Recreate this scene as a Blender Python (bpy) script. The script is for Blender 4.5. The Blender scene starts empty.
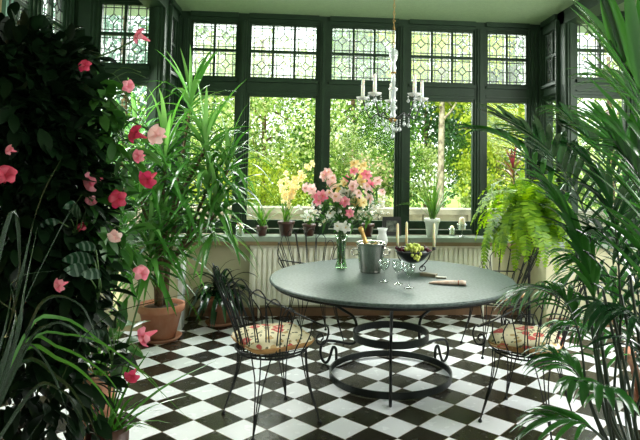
import bpy, math, random
from mathutils import Vector as V, Matrix
PI = math.pi
R = math.radians
sc = bpy.context.scene
C = sc.collection
rnd = random.Random(7)

# ------------------------------------------------------------------ camera
CAM_H = 1.5162
RX, FW, UP = V((0.9961, -0.0877, 0.0156)), V((0.0865, 0.9944, 0.0604)), V((-0.0208, -0.0588, 0.9981))
FPX, CX, CY = 577.56, 359.80, 134.85
cam = bpy.data.objects.new('camera', bpy.data.cameras.new('camera'))
C.objects.link(cam)
cam.data.sensor_width = 36
cam.data.lens = FPX / 640 * 36
cam.data.shift_x = (320 - CX) / 640
cam.data.shift_y = (CY - 220) / 640
cam.data.clip_start = .02
M = Matrix(((RX.x, UP.x, -FW.x), (RX.y, UP.y, -FW.y), (RX.z, UP.z, -FW.z))).to_4x4()
M.translation = V((0, 0, CAM_H))
cam.matrix_world = M
sc.camera = cam
EYE = V((0, 0, CAM_H))


def ray(px, py):
    return RX * ((px - CX) / FPX) + FW - UP * ((py - CY) / FPX)


def at(px, py, y):
    d = ray(px, py)
    return EYE + d * (y / d.y)


def atz(px, py, z):
    d = ray(px, py)
    return EYE + d * ((z - CAM_H) / d.z)


# ------------------------------------------------------------------ world, sun, large lights, exposure
w = bpy.data.worlds.new('sky')
sc.world = w
w.use_nodes = True
nt = w.node_tree
bg = nt.nodes['Background']
tc = nt.nodes.new('ShaderNodeTexCoord')
sx = nt.nodes.new('ShaderNodeSeparateXYZ')
cr = nt.nodes.new('ShaderNodeValToRGB')
nt.links.new(tc.outputs['Generated'], sx.inputs[0])
nt.links.new(sx.outputs['Z'], cr.inputs[0])
nt.links.new(cr.outputs[0], bg.inputs[0])
cr.color_ramp.elements[0].position = 0.0
cr.color_ramp.elements[0].color = (.93, .97, .90, 1)
cr.color_ramp.elements[1].position = .7
cr.color_ramp.elements[1].color = (.72, .86, 1, 1)
bg.inputs[1].default_value = 2.2


def light(name, kind, loc, aim, energy, color, size=None, size_y=None, angle=None):
    l = bpy.data.lights.new(name, kind)
    l.energy = energy
    l.color = color
    if kind == 'AREA':
        l.shape = 'RECTANGLE'
        l.size = size
        l.size_y = size_y or size
    if angle:
        l.angle = angle
    o = bpy.data.objects.new(name, l)
    C.objects.link(o)
    o.location = loc
    o.rotation_euler = (V(aim) - V(loc)).to_track_quat('-Z', 'Y').to_euler()
    return o


light('sun', 'SUN', (-6, -4, 12), (2, 10, 0), 5.0, (1, .93, .78), angle=R(1.2))
light('side_fill', 'AREA', (3.5, 3.0, 2.3), (.2, 3.4, 0), 120, (1, 1, .98), 3.0, 1.2)  # unseen lamp added at the right to brighten the floor
light('left_window_daylight', 'AREA', (-2.12, 4.9, 2.3), (-.1, 3.5, 0), 70, (1, 1, .98), 1.0, 1.2)
light('bay_daylight', 'AREA', (.6, 7.3, 3.3), (.6, 3.4, 0), 480, (1, 1, .97), 5.0, 2.0)
light('rear_fill', 'AREA', (1.6, -1.4, 2.5), (.8, 4.6, .2), 26, (1, 1, .95), 1.6, 1.0)  # fill lamp added behind the camera, out of view
sc.view_settings.view_transform = 'Standard'
sc.view_settings.look = 'None'
sc.view_settings.gamma = 1
sc.view_settings.use_curve_mapping = False
sc.view_settings.exposure = 0.5
sc.cycles.max_bounces = 7
sc.cycles.transparent_max_bounces = 24
sc.cycles.diffuse_bounces = 4
sc.cycles.caustics_reflective = False
sc.cycles.caustics_refractive = False
sc.cycles.sample_clamp_indirect = 6
sc.cycles.use_denoising = True

# ------------------------------------------------------------------ materials
MATS = {}


def new_mat(name):
    m = bpy.data.materials.new(name)
    m.use_nodes = True
    MATS[name] = m
    n = m.node_tree.nodes
    return m, n, m.node_tree.links, n['Principled BSDF']


def mat(name, col, rough=.5, metal=0, col2=None, scale=8, bump=0, bscale=60, spec=.5, detail=4):
    m, n, l, p = new_mat(name)
    p.inputs['Roughness'].default_value = rough
    p.inputs['Metallic'].default_value = metal
    p.inputs['Specular IOR Level'].default_value = spec
    p.inputs['Base Color'].default_value = (*col, 1)
    t = n.new('ShaderNodeTexCoord')
    if col2 is None:
        col2 = tuple(c * .86 for c in col)
    nz = n.new('ShaderNodeTexNoise')
    nz.inputs['Scale'].default_value = scale
    nz.inputs['Detail'].default_value = detail
    r = n.new('ShaderNodeValToRGB')
    r.color_ramp.elements[0].color = (*col, 1)
    r.color_ramp.elements[1].color = (*col2, 1)
    r.color_ramp.elements[0].position = .38
    r.color_ramp.elements[1].position = .66
    l.new(t.outputs['Object'], nz.inputs['Vector'])
    l.new(nz.outputs['Fac'], r.inputs[0])
    l.new(r.outputs[0], p.inputs['Base Color'])
    if bump:
        b = n.new('ShaderNodeBump')
        b.inputs['Strength'].default_value = bump
        b.inputs['Distance'].default_value = .01
        n2 = n.new('ShaderNodeTexNoise')
        n2.inputs['Scale'].default_value = bscale
        l.new(t.outputs['Object'], n2.inputs['Vector'])
        l.new(n2.outputs['Fac'], b.inputs['Height'])
        l.new(b.outputs[0], p.inputs['Normal'])
    return m


def island_mat(name, cols, rough=.4, transl=.35, spec=.5, tcol=1.3):
    """leaves and petals: every blade (mesh island) takes its own tone from the ramp"""
    m, n, l, p = new_mat(name)
    g = n.new('ShaderNodeNewGeometry')
    r = n.new('ShaderNodeValToRGB')
    e = r.color_ramp.elements
    e[0].color = (*cols[0], 1)
    e[1].color = (*cols[-1], 1)
    for i in range(1, len(cols) - 1):
        q = e.new(i / (len(cols) - 1))
        q.color = (*cols[i], 1)
    l.new(g.outputs['Random Per Island'], r.inputs[0])
    l.new(r.outputs[0], p.inputs['Base Color'])
    p.inputs['Roughness'].default_value = rough
    p.inputs['Specular IOR Level'].default_value = spec
    if transl:
        tr = n.new('ShaderNodeBsdfTranslucent')
        hs = n.new('ShaderNodeHueSaturation')
        hs.inputs['Value'].default_value = tcol
        hs.inputs['Saturation'].default_value = 1.1
        hs.inputs['Hue'].default_value = .485
        l.new(r.outputs[0], hs.inputs['Color'])
        l.new(hs.outputs[0], tr.inputs[0])
        mx = n.new('ShaderNodeMixShader')
        mx.inputs[0].default_value = transl
        l.new(p.outputs[0], mx.inputs[1])
        l.new(tr.outputs[0], mx.inputs[2])
        l.new(mx.outputs[0], n['Material Output'].inputs[0])
    return m


def clear_mat(name, tint=(1, 1, 1), gloss=.1, rough=.02, opac=0.0, ocol=(.9, .9, .9), edge=.55, trans=False):
    """thin clear glass: see-through with a glossy share"""
    m, n, l, p = new_mat(name)
    n.remove(p)
    t = n.new('ShaderNodeBsdfTransparent')
    t.inputs[0].default_value = (*tint, 1)
    g = n.new('ShaderNodeBsdfGlossy')
    g.inputs['Roughness'].default_value = rough
    lw = n.new('ShaderNodeLayerWeight')
    lw.inputs[0].default_value = .25
    ma = n.new('ShaderNodeMath')
    ma.operation = 'MULTIPLY_ADD'
    ma.inputs[1].default_value = edge
    ma.inputs[2].default_value = gloss
    l.new(lw.outputs['Facing'], ma.inputs[0])
    mx = n.new('ShaderNodeMixShader')
    l.new(ma.outputs[0], mx.inputs[0])
    l.new(t.outputs[0], mx.inputs[1])
    l.new(g.outputs[0], mx.inputs[2])
    out = mx
    if opac:
        d = n.new('ShaderNodeBsdfTranslucent' if trans else 'ShaderNodeBsdfDiffuse')
        d.inputs[0].default_value = (*ocol, 1)
        m2 = n.new('ShaderNodeMixShader')
        m2.inputs[0].default_value = opac
        l.new(mx.outputs[0], m2.inputs[1])
        l.new(d.outputs[0], m2.inputs[2])
        out = m2
    l.new(out.outputs[0], n['Material Output'].inputs[0])
    return m


mat('paint', (.015, .037, .016), .5, col2=(.011, .028, .012), bump=.15, bscale=30, spec=.25)
mat('sill_paint', (.27, .32, .25), .25, col2=(.22, .27, .20))
mat('ceiling', (.22, .315, .165), .85, col2=(.20, .285, .15), scale=30, bump=.3, bscale=90)
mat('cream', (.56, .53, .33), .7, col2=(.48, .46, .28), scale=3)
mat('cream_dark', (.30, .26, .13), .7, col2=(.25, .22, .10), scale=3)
mat('white_board', (.8, .84, .8), .5)
mat('skirting', (.22, .12, .06), .4, col2=(.16, .09, .045))
mat('wood_trim', (.22, .15, .065), .5, col2=(.16, .11, .05))
mat('radiator', (.92, .90, .74), .4)
mat('lead', (.03, .035, .03), .6)
mat('iron', (.012, .014, .013), .42, .6, bump=.2, bscale=120)
mat('iron_strap', (.02, .025, .022), .38, .7, bump=.2, bscale=80)
mat('grout', (.16, .11, .06), .8)
mat('terracotta', (.42, .15, .07), .75, col2=(.52, .27, .17), scale=5, bump=.2)
mat('soil', (.035, .022, .012), .95, col2=(.10, .055, .02), scale=60, bump=.8)
mat('bark', (.16, .10, .05), .9, col2=(.06, .04, .02), scale=25, bump=.6)
mat('pale_bark', (.42, .38, .28), .9, col2=(.16, .13, .09), scale=14, bump=.4)
mat('stem', (.06, .13, .03), .5)
mat('dark_stem', (.012, .028, .010), .4)
mat('white_pot', (.74, .76, .68), .35)
mat('dark_pot', (.05, .018, .012), .4, col2=(.09, .03, .02))
mat('wax', (.86, .80, .58), .45)
mat('white_wax', (.92, .92, .88), .4)
mat('silver', (.72, .70, .64), .16, 1, col2=(.5, .48, .42))
mat('dark_metal', (.05, .05, .05), .3, .8)
mat('brass', (.42, .26, .08), .3, .9)
mat('gold_foil', (.78, .48, .16), .35, .5)
mat('bottle_glass', (.01, .025, .012), .1)
mat('label_paper', (.85, .82, .70), .6)
mat('green_grape', (.48, .58, .08), .25, col2=(.60, .64, .14), scale=3)
mat('dark_grape', (.06, .008, .025), .2, col2=(.12, .02, .03), scale=3)
mat('napkin', (.88, .78, .68), .8, col2=(.74, .50, .38), scale=24)
mat('napkin_ring', (.45, .13, .05), .4)
mat('box_wood', (.22, .19, .12), .5, col2=(.15, .12, .07))
mat('cord', (.6, .5, .3), .7)
mat('frame_dark', (.012, .012, .01), .4)
mat('picture', (.20, .22, .18), .5, col2=(.015, .02, .015), scale=22)
mat('lawn', (.30, .44, .05), .9, col2=(.42, .52, .10), scale=2.5, bump=.3)
mat('stone', (.36, .33, .24), .9, col2=(.18, .17, .12), scale=5, bump=.6, bscale=12)
mat('paving', (.50, .48, .40), .9, col2=(.38, .36, .30), scale=3)
mat('petal_centre', (.70, .50, .08), .6)
mat('teal_paint', (.10, .24, .17), .4)
mat('porcelain', (.85, .86, .82), .2)
for k_ in ('wax', 'white_wax'):
    p_ = MATS[k_].node_tree.nodes['Principled BSDF']
    p_.inputs['Subsurface Weight'].default_value = .6
    p_.inputs['Subsurface Radius'].default_value = (.03, .02, .012)
    p_.inputs['Subsurface Scale'].default_value = 1
clear_mat('pane', (.97, 1, .97), .004, edge=.08)
clear_mat('leaded_pane', (.94, .98, .95), .006, opac=.03, ocol=(.95, 1, .96), edge=.08, trans=True)
clear_mat('glass', (.93, .97, .95), .12)
clear_mat('vase_glass', (.70, .86, .68), .14)
clear_mat('crystal', (.92, .97, .97), .25, .08, .34, (.95, 1, 1))
clear_mat('frosted', (.95, .95, .92), .06, .3, .62, (.92, .94, .92))
clear_mat('water', (.80, .92, .78), .05)

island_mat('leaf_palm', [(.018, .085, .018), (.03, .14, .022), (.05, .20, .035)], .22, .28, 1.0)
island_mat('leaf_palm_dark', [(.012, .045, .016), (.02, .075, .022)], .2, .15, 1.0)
island_mat('leaf_strap', [(.025, .10, .02), (.05, .20, .03), (.09, .28, .05), (.18, .38, .11)], .22, .35, 1.0)
island_mat('leaf_shaded', [(.0025, .009, .003), (.005, .018, .005)], .4, .04, .2)  # shade of the unlit mass painted in as near-black green
island_mat('leaf_vine', [(.02, .085, .016), (.04, .14, .025), (.08, .22, .05)], .35, .35)
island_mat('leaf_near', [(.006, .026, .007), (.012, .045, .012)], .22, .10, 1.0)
island_mat('leaf_fern', [(.06, .17, .008), (.14, .31, .012), (.28, .46, .03)], .5, .45)
island_mat('leaf_orchid', [(.05, .15, .02), (.10, .24, .03)], .35, .35)
island_mat('leaf_red', [(.14, .02, .03), (.25, .05, .04), (.12, .12, .02)], .4, .35)
island_mat('petal_pink', [(.80, .20, .28), (.86, .34, .40), (.88, .50, .52)], .5, .4)
island_mat('petal_red', [(.62, .05, .10), (.78, .12, .20)], .5, .35)
island_mat('petal_pale', [(.90, .56, .54), (.92, .80, .74)], .5, .4)
island_mat('petal_white', [(.88, .88, .80), (.92, .92, .88)], .5, .35)
island_mat('petal_yellow', [(.85, .66, .25), (.90, .80, .42), (.90, .86, .62)], .5, .4)
# garden foliage: sunlit leaves
island_mat('garden_pale', [(.08, .18, .02), (.26, .40, .07), (.52, .60, .22), (.80, .82, .56)], .6, .4)
island_mat('garden_green', [(.02, .07, .01), (.08, .20, .02), (.22, .40, .05)], .6, .35)
island_mat('garden_dark', [(.015, .06, .02), (.04, .12, .03), (.08, .19, .05)], .6, .25)
island_mat('garden_blue', [(.07, .16, .12), (.14, .26, .20), (.22, .36, .28)], .6, .25)
island_mat('garden_yellow', [(.14, .24, .01), (.36, .46, .03), (.60, .64, .12)], .6, .45)
island_mat('garden_pink', [(.12, .25, .04), (.22, .36, .06), (.40, .46, .16), (.80, .50, .45)], .6, .3)

# floor tiles
for nm, ca, cb in (('tile_white', (.90, .91, .91), (.80, .83, .84)), ('tile_black', (.014, .012, .008), (.026, .023, .014))):
    m, n, l, p = new_mat(nm)
    g = n.new('ShaderNodeNewGeometry')
    r = n.new('ShaderNodeValToRGB')
    r.color_ramp.elements[0].color = (*ca, 1)
    r.color_ramp.elements[1].color = (*cb, 1)
    l.new(g.outputs['Random Per Island'], r.inputs[0])
    l.new(r.outputs[0], p.inputs['Base Color'])
    t = n.new('ShaderNodeTexCoord')
    nz = n.new('ShaderNodeTexNoise')
    nz.inputs['Scale'].default_value = 14
    l.new(t.outputs['Object'], nz.inputs['Vector'])
    mr = n.new('ShaderNodeMapRange')
    mr.inputs['To Min'].default_value = .16
    mr.inputs['To Max'].default_value = .34
    l.new(nz.outputs['Fac'], mr.inputs[0])
    l.new(mr.outputs[0], p.inputs['Roughness'])
    p.inputs['Specular IOR Level'].default_value = .26

# table top: grey-green zinc/stone with fine mottling
m, n, l, p = new_mat('table_stone')
t = n.new('ShaderNodeTexCoord')
nz = n.new('ShaderNodeTexNoise')
nz.inputs['Scale'].default_value = 55
nz.inputs['Detail'].default_value = 8
n2 = n.new('ShaderNodeTexNoise')
n2.inputs['Scale'].default_value = 4
l.new(t.outputs['Object'], nz.inputs['Vector'])
l.new(t.outputs['Object'], n2.inputs['Vector'])
r = n.new('ShaderNodeValToRGB')
r.color_ramp.elements[0].color = (.035, .058, .052, 1)
r.color_ramp.elements[1].color = (.135, .180, .160, 1)
r.color_ramp.elements[0].position = .3
r.color_ramp.elements[1].position = .7
l.new(nz.outputs['Fac'], r.inputs[0])
mx = n.new('ShaderNodeMixRGB')
mx.blend_type = 'MULTIPLY'
mx.inputs[0].default_value = .35
l.new(r.outputs[0], mx.inputs[1])
l.new(n2.outputs['Fac'], mx.inputs[2])
l.new(mx.outputs[0], p.inputs['Base Color'])
p.inputs['Roughness'].default_value = .42
p.inputs['Specular IOR Level'].default_value = .28

# cushion chintz: cream ground, red roses, olive leaves
m, n, l, p = new_mat('chintz')
t = n.new('ShaderNodeTexCoord')
nz = n.new('ShaderNodeTexNoise')
nz.inputs['Scale'].default_value = 9
mxv = n.new('ShaderNodeMixRGB')
mxv.inputs[0].default_value = .06
l.new(t.outputs['Object'], mxv.inputs[1])
l.new(t.outputs['Object'], nz.inputs['Vector'])
l.new(nz.outputs['Color'], mxv.inputs[2])


def spots(scale, thr, col, prev):
    v = n.new('ShaderNodeTexVoronoi')
    v.inputs['Scale'].default_value = scale
    l.new(mxv.outputs[0], v.inputs['Vector'])
    c = n.new('ShaderNodeMath')
    c.operation = 'LESS_THAN'
    c.inputs[1].default_value = thr
    l.new(v.outputs['Distance'], c.inputs[0])
    mm = n.new('ShaderNodeMixRGB')
    mm.inputs[2].default_value = (*col, 1)
    l.new(c.outputs[0], mm.inputs[0])
    if prev is None:
        mm.inputs[1].default_value = (.86, .76, .52, 1)
    else:
        l.new(prev.outputs[0], mm.inputs[1])
    return mm


s1 = spots(34, .30, (.16, .15, .08), None)
s1 = spots(17, .27, (.55, .38, .16), s1)
s1 = spots(9.5, .34, (.66, .12, .10), s1)
s1 = spots(9.5, .17, (.85, .45, .36), s1)
l.new(s1.outputs[0], p.inputs['Base Color'])
p.inputs['Roughness'].default_value = .85
mat('cushion_side', (.50, .27, .09), .85, col2=(.36, .19, .07), scale=20)


# ------------------------------------------------------------------ mesh builder
class MB:
    def __init__(s):
        s.v, s.f, s.m = [], [], []

    def add(s, vs, fs, mi=0):
        o = len(s.v)
        s.v += [tuple(v) for v in vs]
        s.f += [tuple(i + o for i in f) for f in fs]
        s.m += [mi] * len(fs)

    def box(s, a, b, mi=0):
        x0, y0, z0 = a
        x1, y1, z1 = b
        s.add([(x0, y0, z0), (x1, y0, z0), (x1, y1, z0), (x0, y1, z0), (x0, y0, z1), (x1, y0, z1), (x1, y1, z1), (x0, y1, z1)],
              [(0, 3, 2, 1), (4, 5, 6, 7), (0, 1, 5, 4), (1, 2, 6, 5), (2, 3, 7, 6), (3, 0, 4, 7)], mi)

    def obox(s, c, ax, ay, az, mi=0):
        c = V(c)
        vs = [c + ax * i + ay * j + az * k for k in (-1, 1) for (i, j) in ((-1, -1), (1, -1), (1, 1), (-1, 1))]
        s.add(vs, [(0, 3, 2, 1), (4, 5, 6, 7), (0, 1, 5, 4), (1, 2, 6, 5), (2, 3, 7, 6), (3, 0, 4, 7)], mi)

    def tube(s, pts, r, n=6, mi=0, closed=False, flat=None):
        pts = [V(p) for p in pts]
        k = len(pts)
        rs = r if isinstance(r, (list, tuple)) else [r] * k
        ref = None
        vs = []
        for i, p in enumerate(pts):
            if closed:
                t = pts[(i + 1) % k] - pts[i - 1]
            else:
                t = pts[min(i + 1, k - 1)] - pts[max(i - 1, 0)]
            if t.length < 1e-9:
                t = V((0, 0, 1))
            t.normalize()
            if ref is None:
                ref = t.orthogonal().normalized() if abs(t.z) > .95 else V((0, 0, 1))
            a = t.cross(ref)
            if a.length < 1e-4:
                a = t.orthogonal()
            a.normalize()
            b = a.cross(t).normalized()
            ref = b
            for j in range(n):
                an = 2 * PI * (j + .5) / n
                vs.append(p + a * (math.cos(an) * rs[i]) + b * (math.sin(an) * rs[i]))
        fs = []
        for i in range(k if closed else k - 1):
            for j in range(n):
                i2 = (i + 1) % k
                fs.append((i * n + j, i * n + (j + 1) % n, i2 * n + (j + 1) % n, i2 * n + j))
        if not closed:
            fs += [tuple(range(n))[::-1], tuple((k - 1) * n + j for j in range(n))]
        s.add(vs, fs, mi)

    def lathe(s, prof, c=(0, 0, 0), n=24, mi=0, axis=None, cap=True):
        """prof: (r, z) pairs"""
        c = V(c)
        q = V(axis).to_track_quat('Z', 'Y') if axis is not None else None
        vs = []
        for r, z in prof:
            for j in range(n):
                a = 2 * PI * j / n
                p = V((math.cos(a) * r, math.sin(a) * r, z))
                if q:
                    p = q @ p
                vs.append(c + p)
        fs = []
        for i in range(len(prof) - 1):
            for j in range(n):
                fs.append((i * n + j, i * n + (j + 1) % n, (i + 1) * n + (j + 1) % n, (i + 1) * n + j))
        if cap:
            if prof[0][0] > 1e-4:
                fs.append(tuple(range(n))[::-1])
            if prof[-1][0] > 1e-4:
                fs.append(tuple((len(prof) - 1) * n + j for j in range(n)))
        s.add(vs, fs, mi)

    def ball(s, c, r, n=8, mi=0, sz=1):
        prof = [(max(1e-5, r * math.sin(PI * i / n)), -r * sz * math.cos(PI * i / n)) for i in range(n + 1)]
        s.lathe(prof, c, n + 2, mi)

    def strip(s, pts, side, widths, mi=0, fold=.15):
        """a leaf blade along pts; side vectors per point or one"""
        vs, fs = [], []
        k = len(pts)
        for i, p in enumerate(pts):
            t = (pts[min(i + 1, k - 1)] - pts[max(i - 1, 0)])
            sd = side[i] if isinstance(side, list) else side
            sd = sd - t * (sd.dot(t) / max(t.length_squared, 1e-9))
            if sd.length < 1e-5:
                sd = t.orthogonal()
            sd.normalize()
            nrm = sd.cross(t)
            if nrm.length > 1e-6:
                nrm.normalize()
            wd = widths[i] * .5
            vs += [p - sd * wd + nrm * wd * fold * 2, p, p + sd * wd + nrm * wd * fold * 2]
        for i in range(k - 1):
            a = i * 3
            fs += [(a, a + 1, a + 4, a + 3), (a + 1, a + 2, a + 5, a + 4)]
        s.add(vs, fs, mi)

    def blade(s, base, d, length, width, droop=.5, n=5, mi=0, fold=.15, roll=0, shape='strap', side=None):
        p = V(base)
        d = V(d).normalized()
        if side is None:
            side = d.cross(V((0, 0, 1)))
            if side.length < .05:
                side = V((math.cos(roll * 7), math.sin(roll * 7), 0))
            side.normalize()
        if roll:
            side = Matrix.Rotation(roll, 3, d) @ side
        pts, ws = [p.copy()], []
        for i in range(n):
            p = p + d * (length / n)
            pts.append(p.copy())
            d = (d + V((0, 0, -droop * 1.6 / n))).normalized()
        for i in range(n + 1):
            t = i / n
            ws.append(width * prof_w(shape, t))
        s.strip(pts, side, ws, mi, fold)

    def build(s, name, mats, parent=None, smooth=True):
        me = bpy.data.meshes.new(name)
        me.from_pydata(s.v, [], s.f)
        if isinstance(mats, str):
            mats = [mats]
        for q in mats:
            me.materials.append(MATS[q])
        if len(mats) > 1:
            me.polygons.foreach_set('material_index', s.m)
        if smooth:
            me.polygons.foreach_set('use_smooth', [True] * len(me.polygons))
        me.update()
        o = bpy.data.objects.new(name, me)
        C.objects.link(o)
        if parent is not None:
            o.parent = parent
        return o


def prof_w(shape, t):
    if shape == 'strap':
        return (.35 + .65 * min(1, t * 4)) * (1 - max(0, t - .45) / .55) ** .7 if t < 1 else .02
    if shape == 'oval':
        return max(.04, math.sin(PI * min(1, t * .97 + .02)) ** .75)
    if shape == 'leaflet':
        return max(.03, math.sin(PI * min(1, .12 + t * .87)) ** .8)
    if shape == 'petal':
        return max(.12, math.sin(PI * (.10 + t * .80)))
    return 1


def tag(o, label, cat, group=None, kind=None):
    o['label'] = label
    o['category'] = cat
    if group:
        o['group'] = group
    if kind:
        o['kind'] = kind
    return o


def empty(name, loc, label, cat, group=None, rz=0):
    o = bpy.data.objects.new(name, None)
    C.objects.link(o)
    o.location = loc
    o.rotation_euler = (0, 0, rz)
    o.empty_display_size = .1
    return tag(o, label, cat, group)


def struct(o):
    o['kind'] = 'structure'
    return o


def copy_tree(o, parent=None):
    c = o.copy()
    C.objects.link(c)
    if parent is not None:
        c.parent = parent
    for ch in [x for x in C.objects if x.parent == o]:
        copy_tree(ch, c)
    return c


def rvec(r_=rnd):
    while True:
        v = V((r_.uniform(-1, 1), r_.uniform(-1, 1), r_.uniform(-1, 1)))
        if .05 < v.length < 1:
            return v


def bez(pts, n=12):
    """Catmull-Rom through the points"""
    pts = [V(p) for p in pts]
    P = [pts[0] * 2 - pts[1]] + pts + [pts[-1] * 2 - pts[-2]]
    out = []
    m_ = len(pts) - 1
    for i in range(n + 1):
        u = i / n * m_
        k = min(int(u), m_ - 1)
        t = u - k
        a, b, c, d = P[k:k + 4]
        out.append(.5 * ((2 * b) + (c - a) * t + (2 * a - 5 * b + 4 * c - d) * t * t + (3 * b - a - 3 * c + d) * t ** 3))
    return out


# ================================================================== SETTING
BY = 6.218       # inside face of the bay's window wall
SY = 5.60        # shoulder walls beside the bay
XL, XR = -1.40, 2.56
ZC = 3.178
WL, WR = -2.25, 3.75
ZT, ZB = 3.057, 2.496   # leaded lights
ZH = 2.285       # head of the tall panes
ZS = .824        # sill
ZG = .97

# floor ------------------------------------------------------------
f = MB()
S = .2101
o0 = V((-.9542, 4.5283, 0))
e1, e2 = V((1, -1, 0)) * (S / math.sqrt(2)), V((1, 1, 0)) * (S / math.sqrt(2))
g = .011
for a in range(-45, 50):
    for b in range(-45, 50):
        c = o0 + e1 * (a + .5) + e2 * (b + .5)
        if WL - .05 < c.x < WR + .05 and -1.9 < c.y < BY + .05:
            if c.y > SY - .02 and not (XL + .1 < c.x < XR - .1):
                continue
            white = (a + b) % 2 == 1
            tx, ty = rnd.gauss(0, .0012), rnd.gauss(0, .0012)
            vs = []
            for i, j in ((-1, -1), (1, -1), (1, 1), (-1, 1)):
                q = c + e1 * i * (.5 - g) + e2 * j * (.5 - g)
                vs.append((q.x, q.y, 0.0 + (q.x - c.x) * tx + (q.y - c.y) * ty))
            f.add(vs, [(0, 1, 2, 3)], 0 if white else 1)
f.box((WL - .1, -2, -.12), (WR + .1, BY + .1, -.0012), 2)
struct(f.build('floor', ['tile_white', 'tile_black', 'grout'], smooth=False))

f = MB()
f.box((WL - .2, -2.1, ZC), (WR + .2, BY + .3, ZC + .15))
struct(f.build('ceiling', 'ceiling', smooth=False))


def wall(name, boxes, mt):
    q = MB()
    for a, b in boxes:
        q.box(a, b)
    return struct(q.build(name, mt, smooth=False))


wall('wall_back', [((XL - .05, BY - .10, 0), (XR + .05, BY + .14, ZS - .05))], 'cream')
wall('wall_left_shoulder', [((WL - .1, SY, 0), (XL + .20, SY + .14, ZS - .05))], 'cream')
wall('wall_right_shoulder', [((XR - .2, SY, 0), (WR + .1, SY + .14, ZS - .05))], 'cream')
wall('wall_left_return', [((XL - .08, SY + .1401, 0), (XL + .20, BY - .1, ZS - .05))], 'cream')
wall('wall_right_return', [((XR - .20, SY + .1401, 0), (XR + .08, BY - .1, ZS - .05))], 'cream')
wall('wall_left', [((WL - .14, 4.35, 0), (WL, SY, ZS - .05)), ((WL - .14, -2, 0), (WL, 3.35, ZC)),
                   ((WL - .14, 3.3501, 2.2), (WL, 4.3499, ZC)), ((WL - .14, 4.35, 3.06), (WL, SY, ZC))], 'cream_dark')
wall('wall_right', [((WR, -2, 0), (WR + .14, SY, .6)), ((WR, -2, 2.9), (WR + .14, SY, ZC)), ((WR, 4.6, .6), (WR + .14, SY, 2.9)),
                    ((WR, -2, .6), (WR + .14, 1, 2.9))], 'cream')
wall('wall_rear', [((WL, -2.14, 0), (.8, -2, ZC)), ((2.6, -2.14, 0), (WR, -2, ZC)), ((.8, -2.14, 0), (2.6, -2, 1.0)),
                   ((.8, -2.14, 2.7), (2.6, -2, ZC))], 'cream_dark')

# sill boards, pier board, skirting
wall('trim_1', [((XL + .1, BY - .28, ZS - .045), (XR - .1, BY - .02, ZS))], 'sill_paint')
wall('trim_2', [((XL - .05, SY - .03, ZS - .045), (XL + .24, BY - .281, ZS))], 'sill_paint')
wall('trim_3', [((XR - .24, SY - .03, ZS - .045), (XR + .05, BY - .281, ZS))], 'sill_paint')
wall('trim_4', [((WL, SY - .06, ZS - .045), (XL - .051, SY + .1, ZS))], 'sill_paint')
wall('trim_5', [((XR + .051, SY - .06, ZS - .045), (WR, SY + .1, ZS))], 'sill_paint')
wall('trim_93', [((XL + .21, BY - .275, ZS - .085), (XR - .21, BY - .12, ZS - .0455))], 'wood_trim')
wall('trim_6', [((XL + .201, SY + .005, 0), (XL + .245, SY + .13, ZS - .05))], 'white_board')
wall('baseboard_back', [((XL + .21, BY - .125, 0), (XR - .21, BY - .101, .085))], 'skirting')
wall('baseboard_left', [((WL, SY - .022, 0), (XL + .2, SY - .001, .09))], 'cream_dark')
wall('baseboard_right', [((XR - .2, SY - .022, 0), (WR, SY - .001, .09))], 'skirting')
# black border tiles along the bay
wall('trim_7', [((XL + .25, SY + .0, 0.0005), (XL + .36, BY - .13, .003))], 'tile_black')

TRIM = [8]
WIN = [1]


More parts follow.
